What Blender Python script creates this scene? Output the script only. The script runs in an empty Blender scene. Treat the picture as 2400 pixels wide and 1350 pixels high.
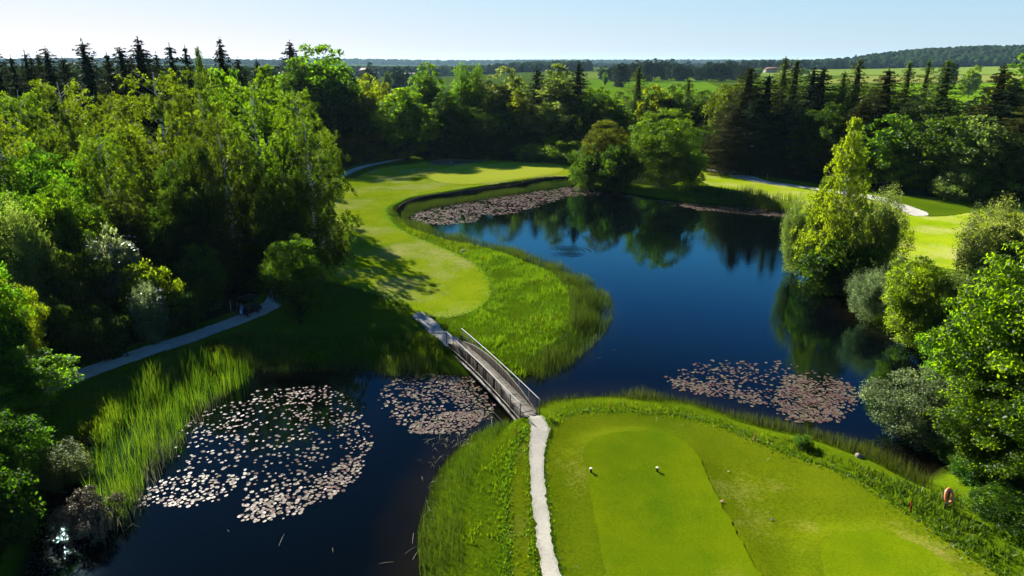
import bpy, math, random, time
import numpy as np
from mathutils import Vector, Matrix, geometry
T0 = time.time()
rng = np.random.default_rng(11)
random.seed(11)
sc = bpy.context.scene
COL = sc.collection
PI = math.pi

# ------------------------------------------------------------------ camera
F, P, H = 1600.0, math.radians(18.2), 25.0          # focal length in 2400-px units, pitch down, height above the water
SP, CP = math.sin(P), math.cos(P)
cam = bpy.data.cameras.new("camera"); camo = bpy.data.objects.new("camera", cam); COL.objects.link(camo)
cam.sensor_width = 36; cam.lens = 24.0; cam.clip_end = 30000; cam.clip_start = 0.5
camo.location = (0, 0, H); camo.rotation_euler = (PI/2 - P, 0, 0)
sc.camera = camo

def gp(px, py, z=0.0):                               # point of the plane z seen at a photograph pixel (site survey)
    u = (px-1200)/F; v = (py-675)/F
    t = (H-z)/(SP+v*CP)
    return np.array([u*t, t*(CP-v*SP)])
def gpl(pts, z=0.0): return np.array([gp(a, b, z) for a, b in pts])
def zat(py, Y): return H + Y*math.tan(math.atan((675-py)/F)-P)
def xat(px, Y, z): return (px-1200)/F*(Y*CP-(z-H)*SP)

def smooth_poly(p, n=6, closed=True):
    p = np.asarray(p, float); m = len(p); out = []
    rngi = range(m) if closed else range(m-1)
    for i in rngi:
        if closed: a, b, c, d = p[(i-1) % m], p[i], p[(i+1) % m], p[(i+2) % m]
        else: a, b, c, d = p[max(i-1, 0)], p[i], p[i+1], p[min(i+2, m-1)]
        for k in range(n):
            t = k/n
            out.append(.5*((2*b)+(-a+c)*t+(2*a-5*b+4*c-d)*t*t+(-a+3*b-3*c+d)*t**3))
    if not closed: out.append(p[-1])
    return np.array(out)

def inside(poly, x, y):
    r = np.zeros(x.shape, bool); n = len(poly); j = n-1
    for i in range(n):
        xi, yi = poly[i]; xj, yj = poly[j]
        if yi != yj:
            c = ((yi > y) != (yj > y)) & (x < (xj-xi)*(y-yi)/(yj-yi)+xi)
            r ^= c
        j = i
    return r
def sdist(poly, x, y):                               # > 0 outside
    d = np.full(x.shape, 1e18); n = len(poly)
    for i in range(n):
        a = poly[i]; b = poly[(i+1) % n]; e = b-a; L = max(e@e, 1e-9)
        t = np.clip(((x-a[0])*e[0]+(y-a[1])*e[1])/L, 0, 1)
        d = np.minimum(d, (x-a[0]-t*e[0])**2+(y-a[1]-t*e[1])**2)
    d = np.sqrt(d)
    return np.where(inside(poly, x, y), -d, d)
def sstep(a, b, x):
    t = np.clip((x-a)/(b-a), 0, 1); return t*t*(3-2*t)
def vnoise(x, y, s, seed=0):                         # smooth value noise
    r = np.random.default_rng(seed).random((64, 64))
    u = x/s; v = y/s; i = np.floor(u).astype(int); j = np.floor(v).astype(int); f = u-i; g = v-j
    f = f*f*(3-2*f); g = g*g*(3-2*g)
    A = r[i % 64, j % 64]; B = r[(i+1) % 64, j % 64]; C = r[i % 64, (j+1) % 64]; D = r[(i+1) % 64, (j+1) % 64]
    return (A*(1-f)+B*f)*(1-g)+(C*(1-f)+D*f)*g

# ------------------------------------------------------------------ tagging and mesh helpers
def tag(o, label=None, cat=None, group=None, kind=None):
    if label: o["label"] = label
    if cat: o["category"] = cat
    if group: o["group"] = group
    if kind: o["kind"] = kind
    return o
def link(name, data, parent=None, loc=None, rz=0):
    o = bpy.data.objects.new(name, data); COL.objects.link(o)
    if parent: o.parent = parent
    if loc is not None: o.location = loc
    if rz: o.rotation_euler.z = rz
    return o
def empty(name, loc=(0, 0, 0), rz=0):
    o = link(name, None, None, loc, rz); o.empty_display_size = .3; return o
def npmesh(name, V, faces, mat=None, tint=None, smooth=False):
    """V (n,3); faces = list of int arrays (m,k); tint = per-face floats"""
    me = bpy.data.meshes.new(name)
    V = np.asarray(V, np.float32); me.vertices.add(len(V)); me.vertices.foreach_set("co", V.ravel())
    if not isinstance(faces, list): faces = [faces]
    faces = [np.asarray(f, np.int32) for f in faces if len(f)]
    idx = np.concatenate([f.ravel() for f in faces]); siz = np.concatenate([np.full(len(f), f.shape[1], np.int32) for f in faces])
    st = np.concatenate([[0], np.cumsum(siz)[:-1]]).astype(np.int32)
    me.loops.add(len(idx)); me.loops.foreach_set("vertex_index", idx)
    me.polygons.add(len(siz)); me.polygons.foreach_set("loop_start", st); me.polygons.foreach_set("loop_total", siz)
    me.update(calc_edges=True)
    if smooth: me.polygons.foreach_set("use_smooth", np.ones(len(siz), bool))
    if tint is not None:
        a = me.attributes.new("tint", "FLOAT", "FACE"); a.data.foreach_set("value", np.asarray(tint, np.float32))
    if mat: me.materials.append(mat)
    return me
def vattr(me, name, vals):
    a = me.attributes.new(name, "FLOAT", "POINT"); a.data.foreach_set("value", np.asarray(vals, np.float32))

def tube_geo(pts, rad, k=7):
    pts = np.asarray(pts, float); n = len(pts); rad = np.broadcast_to(rad, (n,))
    V = []
    for i in range(n):
        d = pts[min(i+1, n-1)]-pts[max(i-1, 0)]; d = d/(np.linalg.norm(d)+1e-9)
        r = np.array([1., 0, 0]) if abs(d[0]) < .9 else np.array([0, 1., 0])
        a = np.cross(d, r); a /= np.linalg.norm(a); b = np.cross(d, a)
        th = np.arange(k)*2*PI/k
        V.append(pts[i]+rad[i]*(np.cos(th)[:, None]*a+np.sin(th)[:, None]*b))
    Fq = [[i*k+j, i*k+(j+1) % k, (i+1)*k+(j+1) % k, (i+1)*k+j] for i in range(n-1) for j in range(k)]
    return np.concatenate(V), np.array(Fq)

class MB:                                            # collects shapes into ONE mesh
    def __init__(s): s.V = []; s.F = {}; s.n = 0
    def add(s, V, Fs):
        for f in Fs: s.F.setdefault(len(f), []).append([i+s.n for i in f])
        s.V.append(np.asarray(V, float)); s.n += len(V); return s
    def box(s, c, d, M=None, taper=1.0):
        x, y, z = [q/2 for q in d]
        V = np.array([(a*x*(taper if e > 0 else 1), b*y*(taper if e > 0 else 1), e*z) for e in (-1, 1) for b in (-1, 1) for a in (-1, 1)])
        if M is not None: V = V@np.array(M).T
        return s.add(V+np.array(c), [(0, 2, 3, 1), (4, 5, 7, 6), (0, 1, 5, 4), (2, 6, 7, 3), (0, 4, 6, 2), (1, 3, 7, 5)])
    def tube(s, pts, r, k=8, cap=True):
        V, Q = tube_geo(pts, r, k); n = len(pts)
        Fs = [tuple(q) for q in Q]
        if cap: Fs += [tuple(range(k))[::-1], tuple((n-1)*k+j for j in range(k))]
        return s.add(V, Fs)
    def lathe(s, prof, c=(0, 0, 0), k=20, M=None):   # prof: (r,z)
        V = []; n = len(prof)
        for r, z in prof:
            for j in range(k): V.append((r*math.cos(2*PI*j/k), r*math.sin(2*PI*j/k), z))
        V = np.array(V)
        if M is not None: V = V@np.array(M).T
        Fs = [(i*k+j, i*k+(j+1) % k, (i+1)*k+(j+1) % k, (i+1)*k+j) for i in range(n-1) for j in range(k)]
        Fs += [tuple(range(k))[::-1], tuple((n-1)*k+j for j in range(k))]
        return s.add(V+np.array(c), Fs)
    def torus(s, c, R, r, M=None, k=28, m=10, a0=0, a1=2*PI):
        full = abs(a1-a0-2*PI) < 1e-6; V = []; n = k if full else k+1
        for i in range(n):
            a = a0+(a1-a0)*i/k
            for j in range(m):
                b = 2*PI*j/m; V.append(((R+r*math.cos(b))*math.cos(a), (R+r*math.cos(b))*math.sin(a), r*math.sin(b)))
        V = np.array(V)
        if M is not None: V = V@np.array(M).T
        Fs = [(i*m+j, i*m+(j+1) % m, ((i+1) % n)*m+(j+1) % m, ((i+1) % n)*m+j) for i in range(k) for j in range(m)]
        return s.add(V+np.array(c), Fs)
    def prism(s, prof, y0, y1):                      # profile (x,z) extruded along y
        n = len(prof); V = [(x, y0, z) for x, z in prof]+[(x, y1, z) for x, z in prof]
        return s.add(V, [tuple(range(n)), tuple(range(2*n-1, n-1, -1))]+[(i, n+i, n+(i+1) % n, (i+1) % n) for i in range(n)])
    def build(s, name, mat, parent=None, loc=None, rz=0, smooth=False, bevel=0):
        me = npmesh(name, np.concatenate(s.V), [np.array(f) for f in s.F.values()], mat, None, smooth)
        o = link(name, me, parent, loc, rz)
        if bevel:
            m = o.modifiers.new("bevel", "BEVEL"); m.width = bevel; m.segments = 2; m.limit_method = 'ANGLE'
        return o

# ------------------------------------------------------------------ materials
class NT:
    def __init__(s, name):
        s.m = bpy.data.materials.new(name); s.m.use_nodes = True; s.t = s.m.node_tree; s.t.nodes.clear()
        s.out = s.n("ShaderNodeOutputMaterial")
    def n(s, typ, **kw):
        nd = s.t.nodes.new(typ)
        for k, v in kw.items():
            if k.startswith("i_"):
                key = k[2:]; key = int(key) if key.isdigit() else key.replace("_", " ")
                sock = nd.inputs[key]
                if isinstance(v, bpy.types.NodeSocket): s.t.links.new(v, sock)
                else: sock.default_value = v
            else: setattr(nd, k, v)
        return nd
    def noise(s, vec, scale, detail=3, rough=.55):
        return s.n("ShaderNodeTexNoise", i_Vector=vec, i_Scale=scale, i_Detail=detail, i_Roughness=rough).outputs[0]
    def mix(s, f, a, b):
        nd = s.n("ShaderNodeMix", data_type='RGBA', clamp_factor=True)
        for k, v in ((0, f), (6, a), (7, b)):
            if isinstance(v, bpy.types.NodeSocket): s.t.links.new(v, nd.inputs[k])
            else: nd.inputs[k].default_value = v
        return nd.outputs[2]
    def math(s, op, a, b=0.0, c=0.0, clamp=False):
        nd = s.n("ShaderNodeMath", operation=op, use_clamp=clamp)
        for k, v in ((0, a), (1, b), (2, c)):
            if isinstance(v, bpy.types.NodeSocket): s.t.links.new(v, nd.inputs[k])
            else: nd.inputs[k].default_value = v
        return nd.outputs[0]
    def rng(s, v, a, b, c=0., d=1.):
        return s.n("ShaderNodeMapRange", i_0=v, i_1=a, i_2=b, i_3=c, i_4=d, clamp=True).outputs[0]
    def obj(s): return s.n("ShaderNodeTexCoord").outputs["Object"]
    def attr(s, name): return s.n("ShaderNodeAttribute", attribute_name=name).outputs["Fac"]
    def surf(s, sh): s.t.links.new(sh, s.out.inputs[0]); return s.m
def c4(c): return (c[0], c[1], c[2], 1.0)

def plain(name, col, rough=.6, metal=0., var=.25, scale=6., bump=.0, spec=.2):
    t = NT(name); v = t.obj()
    nz = t.noise(v, scale, 5)
    dark = c4([x*(1-var) for x in col]); lite = c4([min(1, x*(1+var)) for x in col])
    b = t.n("ShaderNodeBsdfPrincipled", i_Base_Color=t.mix(t.rng(nz, .3, .7), dark, lite), i_Roughness=rough, i_Metallic=metal)
    b.inputs["Specular IOR Level"].default_value = spec
    if bump: t.t.links.new(t.n("ShaderNodeBump", i_Height=nz, i_Strength=.6, i_Distance=bump).outputs[0], b.inputs["Normal"])
    return t.surf(b.outputs[0])

def leafmat(name, d, tr, tmix=.5, gloss=.06, grough=.45, huevar=.03, tv=(.35, 1.65)):
    t = NT(name)
    ti = t.attr("tint"); r = t.n("ShaderNodeObjectInfo").outputs["Random"]
    val = t.rng(ti, 0, 1, tv[0], tv[1])
    val2 = t.math("MULTIPLY", val, t.rng(r, 0, 1, .85, 1.15))
    hue = t.math("ADD", .5, t.math("MULTIPLY", t.math("SUBTRACT", r, .5), huevar))
    hue = t.math("ADD", hue, t.math("MULTIPLY", t.math("SUBTRACT", ti, .5), -huevar))
    def hv(c): return t.n("ShaderNodeHueSaturation", i_Color=c4(c), i_Hue=hue, i_Value=val2, i_Saturation=1.0).outputs[0]
    D = t.n("ShaderNodeBsdfDiffuse", i_Color=hv(d)); T = t.n("ShaderNodeBsdfTranslucent", i_Color=hv(tr))
    m1 = t.n("ShaderNodeMixShader", i_0=tmix, i_1=D.outputs[0], i_2=T.outputs[0])
    G = t.n("ShaderNodeBsdfGlossy", i_Color=(.8, .9, .8, 1), i_Roughness=grough)
    m2 = t.n("ShaderNodeMixShader", i_0=gloss, i_1=m1.outputs[0], i_2=G.outputs[0])
    return t.surf(m2.outputs[0])

def grassmat(name, c1, c2, c3, s_large=.05, dry=.62, grain=9., bump=.03, stripes=None, woods=False):
    """c1/c2 two greens of the turf, c3 the dry straw patches"""
    t = NT(name); v = t.obj()
    big = t.noise(v, s_large, 4, .6); mid = t.noise(v, s_large*5, 5, .6); fine = t.noise(v, grain, 4, .7)
    f = t.math("ADD", t.math("MULTIPLY", big, .55), t.math("MULTIPLY", mid, .45))
    col = t.mix(t.rng(f, .38, .62), c4(c1), c4(c2))
    dryn = t.math("ADD", t.math("MULTIPLY", t.noise(v, s_large*2.2, 6, .65), .8), t.math("MULTIPLY", fine, .2))
    col = t.mix(t.rng(dryn, dry, dry+.14), col, c4(c3))
    if stripes:
        mp = t.n("ShaderNodeMapping", i_Vector=v); mp.inputs["Rotation"].default_value = (0, 0, stripes[1])
        w = t.n("ShaderNodeTexWave", i_Vector=mp.outputs[0], i_Scale=stripes[0], i_Distortion=1.5)
        w.inputs["Detail Scale"].default_value = .3
        col = t.mix(t.math("MULTIPLY", w.outputs["Fac"], stripes[2]), col, c4(c2))
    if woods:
        wd = t.attr("woods"); shaded_soil = t.mix(t.rng(mid, .4, .6), (.010, .018, .003, 1), (.018, .028, .005, 1))  # woodland floor, its colour darkened to stand in for tree shade
        col = t.mix(t.rng(t.math("ADD", wd, t.math("MULTIPLY", t.math("SUBTRACT", mid, .5), 1.2)), .3, .6), col, shaded_soil)
        bk = t.attr("bank")                                   # wet earth at the water's edge
        col = t.mix(t.rng(bk, .0, .9, 1., 0.), col, (.010, .012, .004, 1))
    fv = t.n("ShaderNodeHueSaturation", i_Color=col, i_Value=t.rng(fine, .25, .75, .68, 1.32)).outputs[0]
    b = t.n("ShaderNodeBsdfDiffuse", i_Color=fv, i_Roughness=.9)
    bp = t.n("ShaderNodeBump", i_Height=fine, i_Strength=.9, i_Distance=bump).outputs[0]
    t.t.links.new(bp, b.inputs["Normal"])
    return t.surf(b.outputs[0])

def watermat():
    t = NT("pond_water"); g = t.n("ShaderNodeNewGeometry"); v = g.outputs["Position"]
    mp = t.n("ShaderNodeMapping", i_Vector=v); mp.inputs["Scale"].default_value = (1.0, 1.6, 1)
    n1 = t.noise(mp.outputs[0], 1.6, 3); n2 = t.noise(mp.outputs[0], 6.0, 2)
    breeze = t.rng(t.noise(v, .045, 2), .42, .62, .25, 1.)
    hgt = t.math("MULTIPLY", t.math("ADD", n1, t.math("MULTIPLY", n2, .35)), breeze)
    def ring(c, lam, rad, amp):
        d = t.n("ShaderNodeVectorMath", operation='DISTANCE', i_0=v, i_1=(c[0], c[1], 0)).outputs["Value"]
        s = t.math("SINE", t.math("MULTIPLY", d, 2*PI/lam))
        e = t.math("EXPONENT", t.math("MULTIPLY", t.math("POWER", t.math("DIVIDE", d, rad), 2.), -1.))
        return t.math("MULTIPLY", t.math("MULTIPLY", s, e), amp)
    hgt = t.math("ADD", hgt, ring(gp(1335, 590), .85, 2.4, 3.5))
    hgt = t.math("ADD", hgt, ring(gp(1400, 458), .9, 3.5, 1.5))
    bp = t.n("ShaderNodeBump", i_Height=hgt, i_Strength=1., i_Distance=.0055).outputs[0]
    sh = t.attr("shore")
    sed = t.rng(t.math("ADD", t.math("MULTIPLY", sh, .35), t.noise(v, .25, 5)), .35, 1.5, 1., 0.)
    body = t.mix(sed, (.0004, .0008, .0010, 1), (.0045, .0036, .0012, 1))
    D = t.n("ShaderNodeBsdfDiffuse", i_Color=body)
    G = t.n("ShaderNodeBsdfGlossy", i_Color=(.62, .97, 1., 1), i_Roughness=.02, i_Normal=bp)
    fr = t.n("ShaderNodeFresnel", i_IOR=1.38, i_Normal=bp)
    m = t.n("ShaderNodeMixShader", i_0=fr.outputs[0], i_1=D.outputs[0], i_2=G.outputs[0])
    return t.surf(m.outputs[0])

def gravelmat(name, a, b, s=14.):
    t = NT(name); v = t.obj()
    n1 = t.noise(v, s, 3, .7); n2 = t.noise(v, .6, 4)
    vo = t.n("ShaderNodeTexVoronoi", i_Vector=v, i_Scale=s*1.6).outputs["Distance"]
    col = t.mix(t.rng(t.math("ADD", t.math("MULTIPLY", n1, .6), t.math("MULTIPLY", n2, .4)), .35, .65), c4(a), c4(b))
    bs = t.n("ShaderNodeBsdfDiffuse", i_Color=col, i_Roughness=1.)
    t.t.links.new(t.n("ShaderNodeBump", i_Height=vo, i_Strength=.8, i_Distance=.03).outputs[0], bs.inputs["Normal"])
    return t.surf(bs.outputs[0])

def birchbark():
    t = NT("birch_bark"); v = t.obj()
    mp = t.n("ShaderNodeMapping", i_Vector=v); mp.inputs["Scale"].default_value = (1.2, 1.2, 3.5)
    n = t.noise(mp.outputs[0], 1.4, 4)
    col = t.mix(t.rng(n, .52, .58), (.55, .53, .48, 1), (.04, .035, .03, 1))
    return t.surf(t.n("ShaderNodeBsdfDiffuse", i_Color=col).outputs[0])
def woodmat(name, a, b, scale=(1, 1, 1), s=4.):
    t = NT(name); v = t.obj(); mp = t.n("ShaderNodeMapping", i_Vector=v); mp.inputs["Scale"].default_value = scale
    n = t.noise(mp.outputs[0], s, 6, .65); n2 = t.noise(v, .9, 3)
    col = t.mix(t.rng(t.math("ADD", t.math("MULTIPLY", n, .7), t.math("MULTIPLY", n2, .3)), .36, .64), c4(a), c4(b))
    bs = t.n("ShaderNodeBsdfPrincipled", i_Base_Color=col, i_Roughness=.85)
    bs.inputs['Specular IOR Level'].default_value = .08
    t.t.links.new(t.n("ShaderNodeBump", i_Height=n, i_Strength=.5, i_Distance=.01).outputs[0], bs.inputs["Normal"])
    return t.surf(bs.outputs[0])
def padmat(name="lily_pad", dark=1.):
    t = NT(name); ti = t.attr("tint"); r = t.n("ShaderNodeObjectInfo").outputs["Random"]
    f = t.math("FRACT", t.math("ADD", ti, r))
    ramp = t.n("ShaderNodeValToRGB", i_0=f); e = ramp.color_ramp.elements
    e[0].position = 0; e[0].color = (.050, .044, .034, 1); e[1].position = 1; e[1].color = (.080, .060, .058, 1)
    for p, c in ((.3, (.070, .047, .045, 1)), (.55, (.055, .024, .022, 1)), (.8, (.085, .078, .05, 1))):
        q = ramp.color_ramp.elements.new(p); q.color = c
    b = t.n("ShaderNodeBsdfPrincipled", i_Base_Color=t.n('ShaderNodeHueSaturation', i_Color=ramp.outputs[0], i_Value=dark, i_Saturation=1.+.25*(dark < 1)).outputs[0], i_Roughness=.5)
    b.inputs["Specular IOR Level"].default_value = .1
    return t.surf(b.outputs[0])

M = dict(
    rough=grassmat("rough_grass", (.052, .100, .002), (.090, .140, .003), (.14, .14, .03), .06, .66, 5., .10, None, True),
    semi=grassmat("semi_rough_turf", (.068, .112, .002), (.118, .152, .003), (.20, .195, .035), .07, .545, 6., .06),
    fair=grassmat("fairway_turf", (.175, .28, .002), (.29, .365, .010), (.36, .37, .10), .05, .47, 5., .04, (.09, .5, .25)),
    tee=grassmat("tee_turf", (.072, .132, .002), (.128, .178, .002), (.17, .19, .014), .09, .57, 10., .02, (.12, .25, .25)),
    green=grassmat("putting_turf", (.35, .41, .030), (.41, .46, .04), (.38, .38, .08), .08, .68, 12., .01, (.12, .9, .4)),
    field1=grassmat("meadow_bright", (.10, .21, .004), (.13, .24, .006), (.09, .16, .03), .01, .68, 1.5, .1),
    field2=grassmat("meadow_pale", (.19, .22, .04), (.23, .25, .05), (.18, .18, .06), .008, .56, 1.0, .1),
    field3=grassmat("meadow_mid", (.15, .22, .025), (.18, .25, .035), (.13, .15, .04), .006, .6, 1.0, .1),
    water=watermat(), gravel=gravelmat("pale_gravel", (.40, .375, .32), (.66, .63, .55)),
    sand=gravelmat("bunker_sand", (.16, .13, .09), (.25, .20, .14), 6.),
    bark=woodmat("bark", (.03, .024, .016), (.075, .06, .042), (1, 1, .3), 2.5), birchbark=birchbark(),
    pad=padmat(), padbrown=padmat('lily_pad_brown', .5),
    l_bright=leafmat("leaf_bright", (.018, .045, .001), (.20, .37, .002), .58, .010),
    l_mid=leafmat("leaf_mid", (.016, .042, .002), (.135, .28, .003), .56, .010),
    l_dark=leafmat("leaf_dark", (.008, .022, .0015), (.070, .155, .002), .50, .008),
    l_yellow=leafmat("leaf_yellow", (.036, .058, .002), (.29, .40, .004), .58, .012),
    l_gold=leafmat("leaf_gold", (.020, .029, .001), (.135, .175, .002), .55, .010),
    l_birch=leafmat("leaf_birch", (.020, .042, .002), (.122, .196, .003), .56, .010),
    l_olive=leafmat("leaf_olive", (.014, .031, .002), (.078, .140, .003), .54, .010),
    l_silver=leafmat("leaf_silver", (.075, .115, .05), (.25, .36, .11), .5, .012),
    l_pale=leafmat("leaf_pale", (.048, .080, .018), (.21, .30, .03), .52, .015),
    l_spruce=leafmat("needles_spruce", (.008, .017, .005), (.018, .034, .005), .3, .010, .5, .02),
    l_brownspruce=leafmat("needles_olive", (.018, .022, .003), (.055, .062, .004), .35, .010, .5, .03),
    l_larch=leafmat("needles_larch", (.022, .042, .005), (.095, .155, .006), .48, .012, .5),
    l_far=leafmat('leaf_far', (.006, .016, .006), (.014, .034, .007), .4, .01),
    l_blossom=leafmat("white_blossom", (.42, .44, .36), (.25, .28, .18), .35, .05, .4, .01, (.75, 1.2)),
    l_twig=leafmat("dry_twigs", (.10, .075, .05), (.05, .04, .02), .2, .03, .5, .02),
    g_tall=leafmat("tall_grass", (.040, .084, .002), (.10, .19, .002), .52, .015, .5, .05),
    g_olive=leafmat("sedge_olive", (.028, .048, .005), (.05, .075, .004), .42, .03, .5, .05),
    g_reed=leafmat("reed_green", (.026, .050, .003), (.070, .115, .003), .5, .015, .5, .06),
    g_weed=leafmat('weed_green', (.030, .066, .004), (.075, .15, .004), .5, .012),
    g_sedge=leafmat('sedge_dark', (.016, .028, .003), (.030, .045, .003), .42, .015, .5, .05),
    g_straw=leafmat("straw", (.20, .17, .11), (.10, .09, .05), .35, .04, .5, .03),
    wood_dark=woodmat("weathered_boards", (.008, .0065, .0055), (.032, .026, .021), (3, 3, .6), 3.),
    wood_deck=woodmat("bleached_planks", (.09, .08, .07), (.21, .195, .175), (1, 1, 1), 3.),
    wood_pale=woodmat("grey_timber", (.07, .066, .058), (.16, .15, .135), (1, 1, 1), 2.),
    beam=woodmat("patchy_beam", (.02, .019, .018), (.26, .25, .235), (1, 1, 1), .9),  # blotched from near black to pale grey
    steel=plain("galvanised_steel", (.20, .20, .195), .6, .1, .15, 4.), postdark=plain("dark_steel_post", (.035, .035, .037), .5, .2, .3),
    red=plain("red_stake_paint", (.42, .045, .02), .55), orange=plain("lifebuoy_orange", (.62, .17, .06), .45, 0, .15),
    white=plain("white_paint", (.4, .4, .37), .5, 0, .06), offwhite=plain("off_white", (.30, .29, .26), .6),
    black=plain("black_plastic", (.012, .012, .014), .4, 0, .2), tyre=plain("tyre_rubber", (.015, .015, .016), .8),
    cartbody=plain("cart_navy_body", (.015, .018, .026), .3, 0, .15), seat=plain("cart_seat_vinyl", (.05, .048, .045), .6),
    blue=plain("bag_blue", (.09, .24, .50), .6, 0, .1), bagwhite=plain("bag_light_panel", (.45, .60, .75), .6, 0, .1),
    rim=plain("wheel_rim", (.45, .46, .48), .35, .6, .1), stone=plain("pale_stone", (.15, .14, .115), .85, 0, .3, 5., .03),
    peach=plain("tee_plate", (.36, .22, .15), .6), rooftile=plain("terracotta_roof", (.12, .06, .042), .8, 0, .25, .6),
    greyroof=plain("grey_roof", (.10, .085, .08), .8, 0, .15, .5), wallw=plain("rendered_wall", (.16, .155, .14), .8, 0, .05),
    poly=plain("white_membrane", (.35, .36, .38), .6, 0, .05), canopy=None)

def glassmat():
    t = NT("clear_windscreen")
    a = t.n("ShaderNodeBsdfTransparent", i_Color=(.75, .82, .85, 1)); g = t.n("ShaderNodeBsdfGlossy", i_Roughness=.03)
    return t.surf(t.n("ShaderNodeMixShader", i_0=.12, i_1=a.outputs[0], i_2=g.outputs[0]).outputs[0])
M['glass'] = glassmat()
def canopymat(name, a, b):
    t = NT(name); v = t.obj(); n = t.noise(v, .35, 6, .7); r = t.attr("tint")
    col = t.mix(t.rng(t.math("ADD", t.math("MULTIPLY", n, .5), t.math("MULTIPLY", r, .5)), .3, .7), c4(a), c4(b))
    d = t.n("ShaderNodeBsdfDiffuse", i_Color=col)
    t.t.links.new(t.n("ShaderNodeBump", i_Height=n, i_Strength=1., i_Distance=1.6).outputs[0], d.inputs["Normal"])
    return t.surf(d.outputs[0])
M['canopy'] = canopymat("far_canopy", (.006, .015, .006), (.016, .032, .010))
# ================================================================== TERRAIN
POND_PX = [(300,1700),(-60,1600),(40,1400),(90,1250),(130,1130),(185,1040),(300,965),(430,900),(540,868),(640,860),(740,862),(860,868),(1000,876),
  (1090,884),(1230,882),(1290,858),(1350,812),(1396,762),(1408,722),(1390,690),(1330,648),(1250,617),(1150,582),(1065,565),(1000,547),(962,528),(932,502),
  (934,494),(948,484),(985,471),(1080,456),(1200,439),(1285,426),(1345,424),(1372,440),(1420,446),(1470,455),(1560,470),(1640,478),(1720,482),(1800,486),(1852,492),
  (1880,520),(1880,570),(1890,630),(1905,668),(1985,702),(2025,742),(2080,776),(2160,806),(2250,820),(2330,860),(2330,960),(2270,1040),(2195,1105),(2150,1118),
  (2110,1090),(2000,1052),(1900,1018),(1800,998),(1700,968),(1600,940),(1450,928),(1310,936),(1262,952),(1205,985),(1165,1000),(1110,1018),(1060,1062),
  (1018,1120),(996,1190),(980,1260),(985,1350),(1000,1480),(1010,1700)]
POND = smooth_poly(gpl(POND_PX), 3)
WALL_PX = [(931,497),(936,490),(950,482),(985,470),(1030,462),(1080,456),(1140,448),(1200,440),(1245,432),(1290,425),(1345,421)]
WALLP = gpl(WALL_PX, .0)
WOODS = [gpl(p, .8) for p in (
  [(-900,1000),(60,905),(230,842),(350,792),(460,758),(560,725),(600,690),(640,600),(700,480),(780,410),(880,362),(960,366),(1200,366),(1340,372),(1400,420),(1560,440),(1660,396),(1900,428),(2060,455),(2300,468),(2700,490),(2900,330),(2300,290),(1200,270),(0,290),(-900,330)],)]
TEE_PX = [(1370,1062),(1388,1034),(1440,1017),(1500,1012),(1560,1018),(1608,1038),(1640,1075),(1665,1130),(1700,1200),(1745,1280),(1785,1350),(1860,1480),(1440,1500),(1418,1350),(1395,1220),(1374,1120)]
TEE2_PX = [(1925,1310),(1928,1275),(1955,1255),(2010,1248),(2080,1256),(2150,1280),(2200,1308),(2250,1348),(2350,1450),(1960,1480),(1935,1360)]
TEE = smooth_poly(gpl(TEE_PX, 1.2), 4); TEE2 = smooth_poly(gpl(TEE2_PX, 1.1), 4)
GREEN = smooth_poly(gpl([(1000,413),(1020,402),(1080,391),(1180,384),(1260,383),(1308,388),(1320,397),(1302,408),(1240,418),(1160,429),(1090,434),(1030,428)], .9), 5)
BUNKER = smooth_poly(gpl([(1003,381),(1030,374),(1080,373),(1140,373),(1150,377),(1100,384),(1060,389),(1020,388)], .9), 5)

def geo(a, b, n): return a+(b-a)*(np.geomspace(1, 60, n)-1)/59
s0 = .6
gx = np.concatenate([-geo(115, 11000, 46)[::-1][:-1], np.arange(-115, 130.01, s0), geo(130, 11000, 46)[1:]])
gy = np.concatenate([np.array([-400., -200, -100, -50, -20, 0, 10]), np.arange(16, 235.01, s0), geo(235, 12000, 60)[1:]])
X, Y = np.meshgrid(gx, gy)
base = .78+.22*(vnoise(X, Y, 14., 1)-.5)+.10*(vnoise(X, Y, 4., 2)-.5)
Yc = np.clip(Y-170, 0, 1400)
base = base+.0083*Yc*sstep(-.12, .08, X/np.maximum(Y, 1))*(Y > 170)
base = base+36*np.exp(-((X-1330)/430)**2-((Y-2050)/380)**2)+22*np.exp(-((X-1850)/500)**2-((Y-2150)/500)**2)
base = base+26*sstep(2200, 3400, Y)*np.exp(-((X+1900)/1300)**2)          # low rise far on the left
near = (X > -116) & (X < 131) & (Y > 10) & (Y < 236)
d = np.full(X.shape, 99.); d[near] = sdist(POND, X[near], Y[near])
dw = np.full(X.shape, 99.)
def dist_line(p, x, y):
    r = np.full(x.shape, 1e9)
    for a, b in zip(p[:-1], p[1:]):
        e = b-a; t = np.clip(((x-a[0])*e[0]+(y-a[1])*e[1])/(e@e), 0, 1)
        r = np.minimum(r, np.hypot(x-a[0]-t*e[0], y-a[1]-t*e[1]))
    return r
dw[near] = dist_line(WALLP, X[near], Y[near])
td = np.full(X.shape, 99.); td[near] = np.minimum(sdist(TEE, X[near], Y[near]), sdist(TEE2, X[near], Y[near]))
base = base+.38*sstep(1.6, -.2, td)
gd = np.full(X.shape, 99.); gd[near] = sdist(GREEN, X[near], Y[near]); base = base+.30*sstep(9, -3, gd)
bd = np.full(X.shape, 99.); bd[near] = sdist(BUNKER, X[near], Y[near]); base = base-.45*sstep(.6, -1.5, bd)+.25*sstep(4, 0, bd)
width = np.where(dw < 5, .22, 3.0)
Z = np.where(d > 0, base*sstep(-.15*width, width, d)+.0, -1.3*sstep(0, 3.0, -d)-.02)
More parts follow.
